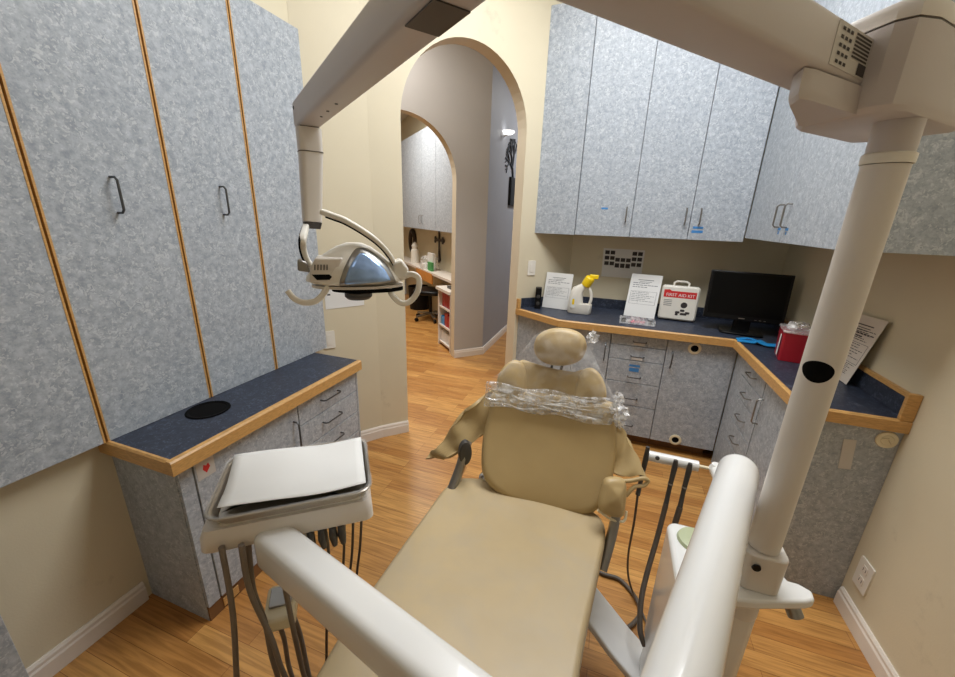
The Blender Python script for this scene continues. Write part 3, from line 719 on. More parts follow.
# sharps container
t = thing('sharps_container', 'red sharps container with clear lid on the worktop behind the white post', 'container', (1.0,2.47,.911))
T = Matrix.Translation((.99,2.475,.9115)) @ Matrix.Rotation(math.radians(-12),4,'Z')
m = MB(); m.rings([[T @ V((a*k_,b*k_,z)) for a,b in rrect(.125,.19,.012,3)] for k_,z in ((.93,0),(1,.155))]); build('bin_body', m, 'red', t)
m = MB(); m.prism([T @ V((a,b,.1555)) for a,b in rrect(.135,.20,.014,3)], (0,0,.012)); build('lid', m, 'clear', t, bevel=.003)
m = MB(); m.sweep([T @ V(p) for p in ((-.03,-.03,.168),(-.02,-.01,.195),(.03,.04,.19),(.045,.07,.168))], rrect(.05,.02,.008,2)); build('lid_hatch', m, 'clear', t)
m = MB(); m.prism([T @ V((-.0655+.0,b-.045,z)) for b,z in ((-.015,.02),(.015,.02),(.016,.135),(-.016,.135))], T.to_3x3() @ V((-.001,0,0))); build('label', m, 'paper', t, smooth=False)

# ------------------------------------------------------------------ dental chair
CX = lambda y: -.223 + .065*(y-.9)
t = chair = thing('dental_chair', 'tan vinyl dental chair with rounded backrest in the middle of the room', 'dental chair', (-.2,1.0,0))
# seat outline (x,y)
so = [(-.515,1.21),(-.44,1.285),(-.25,1.315),(-.05,1.30),(.055,1.27),(.098,1.20),(.088,1.05),(.06,.8),(.045,.6),(.02,.42),(-.03,.33),(-.25,.31),(-.47,.33),(-.53,.40),(-.548,.55),(-.545,.75),(-.535,1.0)]
so = smooth2(so, 4)
def seatf(u, v, w):
    z = .505 + w + (.02*((u-CX(v))/.3)**2) + (.05*max(0, v-1.0)**2/.09*.5) + (-.05*max(0,.6-v))
    return V((u, v, z))
m = MB(); m.pillow(so, seatf, .075, .03); build('seat_cushion', m, 'vinylw', t, angle=60)
m = MB(); m.prism([(CX(v)+(u-CX(.9))*.86, v*.96+.03, .40) for u, v in so], (0,0,.055)); build('seat_pan', m, 'dark', t, bevel=.01)
# backrest plane: base (y 1.275, z .56) rising back
BO = V((-.157,1.285,.56)); bv = V((-.02,.22,.50)).normalized(); bu = V((1,.03,.035)).normalized(); bw = bu.cross(bv).normalized()
if bw.y > 0: bw = -bw
def backf(u, v, w):
    c = .05*(u/.25)**2 - .02*math.sin(min(1,max(0,v/.5))*PI)
    return BO + bu*u + bv*v + bw*(w + c)
lo_ = smooth2([(-.215,.03),(-.1,-.035),(.06,-.045),(.19,-.02),(.25,.06),(.265,.18),(.26,.31),(.235,.40),(.0,.405),(-.21,.395),(-.235,.30),(-.245,.16)], 4)
m = MB(); m.pillow(lo_, backf, .08, .034); build('backrest_cushion', m, 'vinyl', t, angle=60)
up_ = smooth2([(-.20,.33),(.22,.33),(.20,.42),(.175,.49),(.13,.515),(.09,.50),(0,.505),(-.09,.52),(-.13,.525),(-.165,.49),(-.195,.42)], 4)
m = MB(); m.pillow(up_, lambda u,v,w: backf(u,v,w-.012), .06, .026); build('upper_back_cushion', m, 'vinyl', t, angle=60)
for sx in (-1, 1):
    sh = smooth2([(sx*.10,.36),(sx*.19,.36),(sx*.215,.42),(sx*.195,.485),(sx*.155,.52),(sx*.115,.505),(sx*.095,.44)], 4)
    if sx < 0: sh = sh[::-1]
    m = MB(); m.pillow(sh, lambda u,v,w: backf(u,v,w+.014), .05, .022); build('shoulder_bolster', m, 'vinyl', t, angle=60)
m = MB(); m.pillow(smooth2([(-.2,.02),(.21,.0),(.235,.2),(.2,.42),(.1,.49),(-.1,.5),(-.19,.42),(-.22,.2)],4), lambda u,v,w: backf(u,v,w-.065), .05, .02); build('back_shell', m, 'dark', t, angle=60)
# headrest
hc = V((-.158,1.49,1.118)); hu = V((1,.02,.12)).normalized(); hv = V((-.04,.25,.97)); hv = (hv-hu*hv.dot(hu)).normalized(); hw = hu.cross(hv)
ho = smooth2([(-.103,-.005),(-.085,-.05),(-.035,-.075),(.03,-.075),(.085,-.05),(.105,0),(.09,.045),(.04,.07),(-.03,.072),(-.085,.045)], 4)
m = MB(); m.pillow(ho, lambda u,v,w: hc+hu*u+hv*v-hw*-w*1.0 if hw.y < 0 else hc+hu*u+hv*v-hw*w, .075, .036); build('headrest', m, 'vinyl', t, angle=60)
for sx in (-.018,.022):
    m = MB(); m.tube([hc+hu*sx+V((0,.02,-.06)), backf(sx+.0,.46,-.03)], .0055, 10); build('headrest_bar', m, 'dark', t)
# arm brackets
m = MB(); m.sweep(smooth_path([(-.50,1.10,.46),(-.495,1.19,.54),(-.475,1.25,.64),(-.462,1.27,.73)],5), rrect(.035,.055,.012,3), up=(0,-1,0)); br = build('arm_bracket', m, 'metal', t)
m = MB(); m.rings([[V((-.468+.55*h+.83*r*k*math.cos(a)*.8, 1.262-.8*h+.55*r*k*math.cos(a)*.8, .70+.055*k*math.sin(a))) for a in [2*PI*q/24 for q in range(24)]] for h,r,k in ((0,.034,.9),(.004,.034,1),(.024,.034,.95),(.028,.034,.8))]); build('bracket_cover', m, 'dark', br)
m = MB(); m.sweep(smooth_path([(.10,1.12,.46),(.12,1.19,.56),(.125,1.22,.64)],5), rrect(.03,.05,.01,3), up=(0,-1,0)); build('arm_bracket', m, 'metal', t)
for p in ((-.385,1.30,.565),(.075,1.30,.62)):
    m = MB(); m.lathe(p, [(0,-.02),(.02,-.02),(.024,-.012),(.024,.012),(.018,.02),(0,.02)], 20, axis=(1,-.35,.2)); build('pivot_cap', m, 'chrome', t)
# draped arm slings: folded fabric grids with thickness
def sling(rows, th=.012, name='arm_sling'):
    m = MB(); g = [smooth_path(r, 5) for r in rows]; nr = len(g); nc = len(g[0])
    cols = [smooth_path([g[j][i] for j in range(nr)], 5) for i in range(nc)]
    H = len(cols[0]); grid = [[cols[i][j] for i in range(nc)] for j in range(H)]
    for j in range(H):
        for i in range(nc):
            p = grid[j][i]; grid[j][i] = p + V((0,-1,0))*.010*math.sin(i*.7+j*.8)
    N = [[None]*nc for _ in range(H)]
    for j in range(H):
        for i in range(nc):
            a = grid[j][min(i+1,nc-1)]-grid[j][max(i-1,0)]; b = grid[min(j+1,H-1)][i]-grid[max(j-1,0)][i]
            n_ = a.cross(b); N[j][i] = n_.normalized() if n_.length > 1e-9 else V((0,-1,0))
    T_ = [[m.bm.verts.new(grid[j][i]+N[j][i]*th/2) for i in range(nc)] for j in range(H)]
    B_ = [[m.bm.verts.new(grid[j][i]-N[j][i]*th/2) for i in range(nc)] for j in range(H)]
    for j in range(H-1):
        for i in range(nc-1):
            m.bm.faces.new([T_[j][i],T_[j][i+1],T_[j+1][i+1],T_[j+1][i]]); m.bm.faces.new([B_[j][i],B_[j+1][i],B_[j+1][i+1],B_[j][i+1]])
    rg = [(0,i) for i in range(nc-1)]+[(j,nc-1) for j in range(H-1)]+[(H-1,nc-1-i) for i in range(nc-1)]+[(H-1-j,0) for j in range(H-1)]
    for k in range(len(rg)):
        (a,b),(c_,d) = rg[k], rg[(k+1)%len(rg)]; m.bm.faces.new([T_[a][b],T_[c_][d],B_[c_][d],B_[a][b]])
    return build(name, m, 'vinyl', t, angle=70)
sling([[(-.365,1.42,.935),(-.42,1.41,.905),(-.455,1.37,.87),(-.50,1.33,.835)],
       [(-.375,1.40,.86),(-.43,1.38,.84),(-.50,1.34,.81),(-.53,1.32,.785)],
       [(-.40,1.36,.76),(-.46,1.33,.765),(-.52,1.30,.735),(-.575,1.29,.70)],
       [(-.455,1.30,.712),(-.50,1.28,.705),(-.565,1.27,.675),(-.615,1.27,.655)],
       [(-.47,1.27,.70),(-.52,1.26,.665),(-.575,1.26,.635),(-.635,1.26,.625)]])
sling([[(.07,1.39,.925),(.085,1.40,.90),(.10,1.40,.88)],
       [(.08,1.37,.84),(.105,1.39,.84),(.13,1.39,.835)],
       [(.085,1.34,.765),(.13,1.34,.775),(.165,1.35,.80)],
       [(.09,1.31,.72),(.155,1.29,.735),(.205,1.28,.752)]])
# right arm pad with loop
pc_ = V((.105,1.215,.695)); pu = V((.93,.35,-.1)).normalized(); pv = V((-.1,.35,.93)); pv = (pv-pu*pv.dot(pu)).normalized(); pw = pu.cross(pv)
if pw.y > 0: pw = -pw
m = MB(); m.pillow(smooth2([(-.045,-.055),(.03,-.072),(.042,-.03),(.04,.04),(.02,.062),(-.03,.055),(-.042,.02)],4), lambda u,v,w: pc_+pu*u+pv*v+pw*w, .05, .024); pad = build('arm_pad', m, 'vinyl', t, angle=60)
m = MB(); m.tube(smooth_path([pc_+pu*.03+pv*.05, (.16,1.25,.745),(.195,1.26,.757),(.212,1.265,.748),(.20,1.255,.732),(.17,1.245,.725),pc_+pu*.045+pv*.0],6), .007, 10); build('strap_loop', m, 'vinyl', pad)
m = MB(); m.tube(smooth_path([pc_+pu*-.05+pv*-.055+pw*.0, pc_+pu*.0+pv*-.082, pc_+pu*.045+pv*-.085, pc_+pu*.052+pv*-.05],6), .0045, 8); build('piping', m, 'cream', pad)
# understructure
build('base_plate', bx((-.42,.72,.001),(.0,1.25,.05)), 'enamel', t, bevel=.015, seg=3)
m = MB(); m.sweep([(-.2,1.10,.05),(-.2,.95,.24),(-.2,.85,.41)], rrect(.16,.10,.02,3), up=(0,-1,0)); build('lift_column', m, 'enamelw', t)
m = MB(); m.sweep([(-.08,1.20,.33),(.06,1.16,.27),(.19,1.09,.20),(.315,1.03,.145)], rrect(.13,.03,.008,3)); build('link_plate', m, 'enamel', t)
build('link_box', bx((-.12,1.10,.27),(.04,1.28,.39)), 'metal', t, bevel=.01)

# clear plastic on the chair back
t = cover = thing('plastic_cover', 'crinkled clear plastic wrapped round the top of the dental chair back', 'plastic cover', tuple(backf(0,.36,.06)))
m = MB(); N_ = 72; R = []
random.seed(3)
rowsv = 15
gr = []
for j in range(rowsv):
    row = []
    for i in range(N_+1):
        u = -.262 + .53*i/N_
        v = .318 + .095*j/(rowsv-1) - .02*(u/.26)*.3 + .006*math.sin(u*30+j)
        a = noise.noise(V((u*7, j*1.3, 0)))*.012 + noise.noise(V((u*28, j*2.2, 5)))*.006 + (.006 if j % 3 == 1 else 0)
        e = max(0, abs(u)-.235)*2.2
        row.append(backf(u*(1 if abs(u)<.235 else .99), v, .058+a-e))
    gr.append(row)
vs = [[m.bm.verts.new(p) for p in r] for r in gr]
for j in range(rowsv-1):
    for i in range(N_): m.bm.faces.new([vs[j][i],vs[j][i+1],vs[j+1][i+1],vs[j+1][i]])
o = build('wrapped_band', m, 'clear', cover, angle=180)
sd = o.modifiers.new('th','SOLIDIFY'); sd.thickness = .0015
for k in range(7):
    m = MB(); v0 = .34+.011*k; u0 = random.uniform(-.24,-.1); u1 = random.uniform(.1,.255)
    m.tube(smooth_path([backf(u0+(u1-u0)*q/8, v0+random.uniform(-.008,.008)-.01*(q/8), .066+random.uniform(0,.008)) for q in range(9)],3), .0028, 6); build('film_fold', m, 'clear', cover)
def crumple(c, r, name):
    m = MB(); n = 9; R = []
    for j in range(n):
        row = []
        for i in range(14):
            a = 2*PI*i/14; ph = PI*(j+.3)/(n-.4); d = V((math.cos(a)*math.sin(ph), math.sin(a)*math.sin(ph), math.cos(ph)))
            row.append(c + d*r*(1+.9*noise.noise(d*2.7+c*9)))
        R.append(row)
    m.rings(R); return build(name, m, 'clear', cover, angle=30)
crumple(backf(.262,.37,.045), .030, 'film_knot'); crumple(backf(.255,.42,.045), .018, 'film_knot'); crumple(backf(.265,.335,.035), .020, 'film_knot')
# tent of film from the headrest to the band
m = MB(); gr = []
for j in range(13):
    f = j/12; row = []
    for i in range(41):
        a = i/40*2-1
        top = hc + hu*(.115*a) + hv*(.085*math.sqrt(max(0,1-a*a))) + V((0,-.045*(1-a*a)-.01,0))
        bot = backf(a*.25, .40, .075)
        p = top*(1-f)+bot*f + V((0,-1,0))*(.018*math.sin(PI*f)*(1-a*a) + .006*noise.noise(V((a*6,f*3,1))))
        row.append(p)
    gr.append(row)
vs = [[m.bm.verts.new(p) for p in r] for r in gr]
for j in range(12):
    for i in range(40): m.bm.faces.new([vs[j][i],vs[j][i+1],vs[j+1][i+1],vs[j+1][i]])
o = build('film_sheet', m, 'film', cover, angle=180)
crumple(hc+hu*.128+hv*.045+V((0,-.03,0)), .020, 'film_knot')

# ------------------------------------------------------------------ utility centre, assistant holder
t = util = thing('utility_centre', 'white dental utility box with round green lid standing right of the chair', 'dental unit', (.35,.95,0))
def ubox(z0, z1, x0, x1, y0, y1, r, k=1):
    return [[V(((x0+x1)/2+a*kk, (y0+y1)/2+b*kk, z)) for a,b in rrect(x1-x0, y1-y0, r, 5)] for z,kk in ((z0,k),(z1,1))]
m = MB(); m.rings(ubox(.30,.74,.255,.43,.84,1.10,.03)); build('upper_body', m, 'enamel', t, bevel=.012, seg=3)
m = MB(); m.rings(ubox(.001,.297,.262,.45,.82,1.085,.03,1.12)); build('lower_body', m, 'enamel', t, bevel=.008)
m = MB(); m.lathe((.325,1.035,.741), [(0,.012),(.03,.012),(.046,.008),(.050,0)], 36); build('round_lid', m, 'greenlid', t)
# bracket with flange
m = MB(); m.prism([(x*.965,y*.965,.812) for x,y in [(.31,.83),(.345,.80),(.40,.815),(.505,.855),(.525,.868),(.528,.892),(.505,.905),(.485,.905),(.47,.95),(.45,.955),(.43,.89),(.36,.885),(.32,.88)]], (0,0,.024)); build('bracket_plate', m, 'enamel', t, bevel=.006, seg=3)
m = MB(); m.tube([(.482,.87,.808),(.500,.905,.755),(.515,.89,.725)], .0165, 20); kn = build('knob', m, 'metal', t)
m = MB(); m.cyl((.385,.85,.742),(.385,.85,.811),.035); build('brace', m, 'enamelw', t)
m = MB(); m.prism([(PX+a,.85+b,.837) for a,b in rrect(.082,.08,.02,4)], (0,0,.093)); so_ = build('post_socket', m, 'enamelw', t, bevel=.003)
m = MB(); m.lathe((PX-.020,.806,.905), [(0,.003),(.008,.003),(.009,0)], 14, axis=(0,-1,0)); build('screw_hole', m, 'black', so_)
# assistant instrument holder
m = MB(); m.tube([(.435,1.02,.70),(.445,1.12,.76),(.435,1.36,.782)], .021, 16); build('holder_arm', m, 'enamel', t)
m = MB(); m.lathe((.435,1.372,.782), [(0,-.024),(.016,-.02),(.024,0),(.016,.02),(0,.024)], 20); build('holder_joint', m, 'enamel', t)
m = MB(); m.tube([(.42,1.372,.78),(.375,1.375,.78)], .006, 10); build('joint_pin', m, 'cream', t)
m = MB(); m.tube([(.205,1.385,.775),(.30,1.378,.778),(.38,1.372,.78)], .019, 18); hb = build('holder_bar', m, 'enamel', t)
m = MB(); m.lathe((.245,1.362,.785), [(0,.003),(.007,.002),(.008,-.002)], 12, axis=(0,-1,.3)); build('bar_button', m, 'dark', hb)
hp = []
for k,(x,y) in enumerate(((.205,1.372),(.30,1.362),(.345,1.360))):
    h = thing('handpiece', ('dark slim handpiece hanging at the left end of the white holder bar','dark handpiece in the middle of the white holder bar','dark handpiece nearest the right end of the white holder bar')[k], 'handpiece', (x,y,.70), 'handpieces on the assistant bar')
    m = MB(); dz = [.83,.805,.805][k]
    m.tube([(x,y-.022,dz),(x,y-.024,.78),(x-.003,y-.028,.70),(x-.008,y-.05,.64)], .0085, 12, scales=[.8,1.15,.9,1.0]); build('grip', m, 'dark', h)
    if k: m = MB(); m.tube([(x-.002,y-.026,.712),(x-.003,y-.0275,.706)], .0095, 12); build('ring', m, 'metal', h)
    pth = {0:[(x-.008,y-.05,.64),(.205,1.34,.5),(.215,1.40,.3),(.235,1.44,.15),(.27,1.46,.04),(.31,1.40,.012),(.335,1.31,.02),(.36,1.2,.05),(.36,1.11,.10)],
           1:[(x-.008,y-.05,.64),(.278,1.27,.52),(.255,1.20,.42),(.242,1.14,.36),(.244,1.08,.30),(.262,1.05,.27)],
           2:[(x-.008,y-.05,.64),(.32,1.27,.5),(.31,1.20,.38),(.32,1.14,.30),(.34,1.12,.28)]}[k]
    m = MB(); m.tube(smooth_path(pth,8), [.0045,.009,.010][k], 10); build('hose', m, 'hosedk', h)
m = MB(); m.tube(smooth_path([(.02,1.56,.012),(.145,1.536,.012),(.221,1.531,.012),(.284,1.465,.012),(.302,1.398,.012),(.28,1.345,.012),(.24,1.303,.012),(.16,1.29,.012),(.05,1.25,.012)],8), .009, 10)
tag(build('floor_cable', m, 'hosedk'), 'dark cable looping across the floor right of the dental chair', 'cable')

# ------------------------------------------------------------------ dental light

t = light = thing('dental_light', 'white post-mounted dental light whose long arm reaches across the top left', 'dental light', (PX,.85,.932))
m = MB(); m.cyl((PX,.85,.932),(PX,.85,1.70), .030, n=40); post = build('post', m, 'enamelw', t)
m = MB(); m.lathe((PX,.85,1.701), [(.0,0),(.0325,0),(.033,.004),(.033,.014),(.030,.016),(0,.016)], 40); build('post_collar', m, 'plast', post)
m = MB(); m.cyl((PX,.85,1.717),(PX,.85,1.78), .0295, n=40); build('post_neck', m, 'shell', post)
# black oval plug facing the viewer
vd = V((-.41,-.85,.27)); vd = V((vd.x, vd.y, 0)).normalized(); sd_ = V((-vd.y, vd.x, 0))
m = MB(); R = []
for s_, dep in [(.02,.0012)]+[(k/10,.0012) for k in range(1,10)]+[(.97,.001),(1,-.002)]:
    row = []
    for i in range(40):
        a = 2*PI*i/40; u = .0235*s_*math.cos(a)-.002; z = .0235*s_*math.sin(a)*(1 if math.sin(a) < 0 else .8)
        rr = math.sqrt(max(0, .030**2-u*u)) + dep
        row.append(V((PX,.85,1.352+z)) + sd_*u + vd*rr)
    R.append(row)
m.rings([[p for p in r] for r in R]) ; build('post_plug', m, 'rubber', post)
# knuckle housing
hp_ = [(.335,.755),(.365,.77),(.52,.925),(.525,.955),(.445,1.04),(.415,1.045),(.27,.90),(.262,.865),(.315,.765)]
def shrink(P_, k):
    cx = sum(p[0] for p in P_)/len(P_); cy = sum(p[1] for p in P_)/len(P_); return [(cx+(x-cx)*k, cy+(y-cy)*k) for x, y in P_]
def lay(P_, rows): return [[V((x, y, z)) for x, y in shrink(P_, k)] for k, z in rows]
m = MB(); m.rings(lay(hp_, [(.9,1.762),(.97,1.768),(1,1.78),(1,1.866)])); build('knuckle_housing', m, 'shell', t, angle=35)
m = MB(); m.rings(lay(hp_, [(.985,1.8665),(.985,1.8685)])); build('housing_seam', m, 'hosedk', t)
m = MB(); m.rings(lay(hp_, [(1,1.869),(1,1.882),(.96,1.892),(.85,1.897)])); build('housing_cap', m, 'enamelw', t, angle=35)
bp_ = [(.200,.680),(.216,.69),(.325,.80),(.38,.92),(.375,.975),(.345,.955),(.262,.858),(.200,.715)]
m = MB(); m.rings(lay(bp_, [(.93,1.763),(.985,1.768),(1,1.777),(1,1.7965)])); build('arm_cradle', m, 'shell', t, angle=35)
E1 = V((-.10,.37,1.83))
def arm(p0, p1, w, h, r=.008): return MB().sweep([p0, p1], rrect(w, h, r, 3))
a0 = V((.335,.872,1.828)); a1 = V((-.075,.404,1.828))
arm1 = build('lower_arm', arm(a0, a1, .072, .060), 'shell', t)
# rating label on the near side of the arm
ad = (a1-a0).normalized(); an = V((-ad.y, ad.x, 0)); an = an if an.dot(V((1,-1,0))) > 0 else -an
def lab(s0,s1,z0,z1,off): 
    c = lambda s_,z: a0 + ad*s_ + an*(.036+off) + V((0,0,z-1.828))
    return [c(s0,z0),c(s1,z0),c(s1,z1),c(s0,z1)]
m = MB(); m.prism(lab(.088,.20,1.804,1.853,.0001), an*.0006); lb = build('rating_label', m, 'sticker', arm1, smooth=False)
m = MB()
for k in range(5):
    for q in range(3): m.poly(lab(.155+q*.012, .163+q*.012, 1.808+k*.009, 1.812+k*.009, .0012))
for k in range(7): m.poly(lab(.094,.145,1.822+k*.0042,1.8245+k*.0042,.0012))
m.poly(lab(.092,.118,1.806,1.820,.0013))
build('label_print', m, 'inkdk', lb, smooth=False)
m = MB(); m.cyl(E1+V((0,0,-.034)), E1+V((0,0,.10)), .046, n=32); build('elbow', m, 'shell', t)
b0 = E1+V((-.03,.01,0)); b1 = V((-.755,.865,1.828))
pA = V((.61*.227,.79*.227,1.83)); bd = V((.79,-.61,0)).normalized()
b1 = pA + bd*-1.165; b0 = pA + bd*-.25
arm2 = build('spring_arm', arm(b0, b1, .054, .060), 'shell', t)
def under(s0, s1, w0, w1, z, th=.0015):
    sdv = V((.61,.79,0)).normalized(); m_ = MB()
    m_.prism([pA+bd*-s_+sdv*w_+V((0,0,z-1.83)) for s_,w_ in ((s0,w0),(s1,w0),(s1,w1),(s0,w1))], (0,0,-th)); return m_
build('access_plate', under(.405,.475,-.021,.021,1.7998), 'dark', arm2, smooth=False)
build('access_plate', under(1.115,1.135,-.022,.022,1.7998), 'dark', arm2, smooth=False)
m = MB()
for s_ in (.86,.93,.99): m.lathe(pA+bd*-s_+V((0,0,-.0305)), [(0,-.001),(.003,-.001),(.003,.0003)], 10)
build('screw', m, 'dark', arm2)
m = MB(); m.lathe(b1+bd*.015+V((-.61,-.79,0))*.0265+V((0,0,.012)), [(0,.003),(.004,.002),(.005,0)], 10, axis=(-.61,-.79,0)); build('end_screw', m, 'dark', arm2)
tp = pA+bd*-1.137; tp.z = 1.80
m = MB(); m.sweep([tp+V((0,0,-.002)), tp+V((0,0,-.06)), tp+V((.004,-.020,-.215)), tp+V((.004,-.021,-.226))], rrect(.056,.05,.014,4), up=(.79,-.61,0), scales=[1.02,1,.82,.8]); tubeo = build('drop_tube', m, 'enamelw', t)
m = MB(); m.sweep([tp+V((0,0,-.0555)), tp+V((0,0,-.0575))], rrect(.058,.052,.014,4), up=(.79,-.61,0)); build('tube_seam', m, 'hosedk', tubeo)
m = MB(); m.sweep([tp+V((.004,-.021,-.227)), tp+V((.004,-.022,-.243))], rrect(.05,.045,.012,4), up=(.79,-.61,0), scales=[.9,.75]); build('tube_cap', m, 'dark', tubeo)
# head, built in a frame facing the viewer side
HC = V((-.584,.79,1.481)); hu_ = V((.8,.6,0)); hv_ = V((0,0,1)); hw_ = V((.6,-.8,0))
Hh = lambda u, v, w=0: HC + hu_*u + hv_*v + hw_*w
pxm = .00243
def Q(x, y, w=0): return Hh((x-355)*pxm, (265-y)*pxm, w)
tb = tp + V((.004,-.021,-.238))
# yoke: right arc and left arc
yk = smooth_path([Q(328,216,-.014), Q(337,219,-.003), Q(350,224,.01), Q(372,238,.02), Q(386,253,.02), Q(393,268,.015)], 8)
m = MB(); m.sweep(yk, rrect(.022,.013,.005,3), up=(0,0,1)); yo = build('yoke_arm', m, 'plast', t)
m = MB(); m.sweep([p+V((0,0,-.008))+hw_*.004 for p in yk[4:-4]], rrect(.012,.004,.001,2), up=(0,0,1)); build('yoke_seal', m, 'rubber', yo)
yk = smooth_path([tb+hu_*-.015+V((0,0,.004)), Q(309,240,-.01), Q(308,250,-.01), Q(310,260,-.01), Q(314,267,-.005)], 8)
m = MB(); m.sweep(yk, rrect(.016,.013,.005,3), up=(.6,-.8,0)); yo = build('yoke_arm', m, 'plast', t)
m = MB(); m.sweep([p+hu_*-.006+hw_*.006 for p in yk[2:-2]], rrect(.004,.006,.001,2), up=(.6,-.8,0)); build('yoke_seal', m, 'rubber', yo)
# dome housing
head = MB()
def domering(v, kx0, kx1, kw):
    n = 28; c = (kx0+kx1)/2; a = (kx1-kx0)/2
    return [Hh(c+a*math.cos(2*PI*k/n), v, kw*math.sin(2*PI*k/n)) for k in range(n)]
u_ = lambda x: (x-355)*pxm
head.rings([domering(-.044, u_(316), u_(394), .045), domering(-.036, u_(308), u_(402), .06), domering(-.026, u_(309), u_(400), .064), domering(.0, u_(316), u_(391), .058), domering(.026, u_(326), u_(380), .044), domering(.044, u_(338), u_(370), .028), domering(.052, u_(347), u_(362), .012)])
hd_ = build('head_housing', head, 'plast', t, angle=70)
# reflector window: follows the dome, proud of it
def domew(u, v):
    v = max(v, -.0435)
    tab = [(-.044,316,394,.045),(-.036,308,402,.06),(-.026,309,400,.064),(0,316,391,.058),(.026,326,380,.044),(.044,338,370,.028),(.052,347,362,.012)]
    for k in range(len(tab)-1):
        if tab[k][0] <= v <= tab[k+1][0] or k == len(tab)-2:
            f = (v-tab[k][0])/(tab[k+1][0]-tab[k][0]); x0, x1, w_ = [tab[k][i]*(1-f)+tab[k+1][i]*f for i in (1,2,3)]
            break
    c = (u_(x0)+u_(x1))/2; a = (u_(x1)-u_(x0))/2; q_ = max(0, 1-((u-c)/a)**2)
    return w_*math.sqrt(q_)
def patch(pts2, off, name, mname, parent, th=.004):
    pts = smooth2([(u_(x), (265-y)*pxm) for x, y in pts2], 5)
    cu = sum(p[0] for p in pts)/len(pts); cv = sum(p[1] for p in pts)/len(pts); R = []
    rim = [Hh(cu+(u-cu)*1.0, cv+(v-cv)*1.0, domew(u, v)-.004) for u, v in pts]; R.append(rim)
    for k_ in (1, .96, .8, .6, .4, .2, .02): R.append([Hh(cu+(u-cu)*k_, cv+(v-cv)*k_, domew(cu+(u-cu)*k_, cv+(v-cv)*k_)+off-(.002 if k_ == 1 else 0)) for u, v in pts])
    m = MB(); m.rings(R); return build(name, m, mname, parent, angle=70)
patch([(339,281),(345,264),(354,250),(361,247),(370,250),(384,263),(392,279),(389,282),(365,283),(345,283)], .003, 'window_frame', 'metal', hd_)
patch([(344,279),(349,265),(357,254),(362,252),(369,255),(380,265),(386,276),(384,278),(365,279),(349,280)], .006, 'reflector_window', 'lens', hd_)
# left vent block
m = MB(); m.prism([Q(313,278,-.01),Q(315,266,-.01),Q(320,256,-.01),Q(344,256,-.01),Q(338,278,-.01)], hw_*.062); vb = build('vent_block', m, 'enamelw', hd_, bevel=.004)
m = MB(); m.prism([Q(316,271,.0525),Q(331,271,.0525),Q(336,276,.0525),Q(320,276,.0525)], hw_*.002); build('vent_opening', m, 'rubber', vb, smooth=False)
m = MB()
for k in range(5): m.prism([Q(319+k*2.6,262,.0525),Q(320+k*2.6,262,.0525),Q(319.5+k*2.6,267,.0525),Q(318.5+k*2.6,267,.0525)], hw_*.001)
build('vent_slot', m, 'dark', vb, smooth=False)
m = MB(); m.rings([[Hh(u_(357)+.108*math.cos(a), -.046-th_, -.004+.052*math.sin(a)) for a in [2*PI*k/36 for k in range(36)]] for th_ in (0,.006)]); build('bottom_plate', m, 'enamelw', hd_)
m = MB(); m.rings([[Hh(u_(366)+.085*math.cos(a), -.0545-th_, .045*math.sin(a)) for a in [2*PI*k/30 for k in range(30)]] for th_ in (0,.007)]); build('lower_gasket', m, 'rubber', hd_)
m = MB(); m.lathe(Hh(u_(356),-.062,.02), [(0,0),(.032,0),(.032,-.010),(.026,-.016),(0,-.016)], 28); build('focus_knob', m, 'dark', hd_)
m = MB(); m.prism([Q(389,280,-.015),Q(390,262,-.015),Q(399,258,-.015),Q(406,268,-.015),Q(405,278,-.015)], hw_*.045); build('tilt_joint', m, 'plast', t, bevel=.006)
m = MB(); m.prism([Q(302,270,-.02),Q(303,259,-.02),Q(311,262,-.02),Q(313,272,-.02)], hw_*.03); build('tilt_joint', m, 'metal', t, bevel=.004)
# handles
m = MB(); m.sweep(smooth_path([Q(293,287,.03),Q(298,294,.035),Q(307,298,.04),Q(318,296,.04),Q(327,286,.035),Q(328,282,.02)],7), rrect(.009,.014,.004,3), up=(0,0,1)); build('handle_grip', m, 'plast', t)
m = MB(); m.sweep(smooth_path([Q(399,277,.02),Q(408,273,.03),Q(415,277,.035),Q(414,289,.04),Q(407,299,.04),Q(398,302,.04),Q(390,296,.035),Q(385,287,.02)],7), rrect(.014,.011,.004,3), up=(.6,-.8,0)); build('handle_grip', m, 'plast', t)

# ------------------------------------------------------------------ delivery arm (two links joined below the viewer) 
t = darm = thing('articulated_mount', 'white two-link articulated mount crossing the bottom foreground towards the instrument tray', 'mount', (.11,.30,.9))
ld = V((.970,-.242,0)).normalized(); ln = V((.242,.970,0)).normalized()
L0 = ln*.350 + ld*-.775; L1 = V((.11,.31,0))
L1 = ln*.350 + ld*.06
m = MB(); prof = rrect(.078,.10,.021,6)
pth = []; sc = []
for k in range(5):
    a = PI/2*k/4; pth.append(L0+ld*(-.018*math.sin(PI/2-a)+.0)+V((0,0,.85))); sc.append(.72+.28*math.sin(a))
pth.append(L1+V((0,0,.85))); sc.append(1)
m.sweep(pth, prof, scales=sc); build('lower_link', m, 'enamel', t, angle=60)
T0 = V((.352,.965,1.03)); T1 = V((.11,.30,1.03)); td = (T1-T0).normalized()
pth = [T0-td*.040*math.cos(PI/2*k/6) for k in range(7)]; sc = [max(.05, math.sin(PI/2*k/6)) for k in range(7)]
m = MB(); m.tube(pth+[T1], .0425, 32, scales=sc+[1]); build('upper_link', m, 'enamel', t, angle=60)
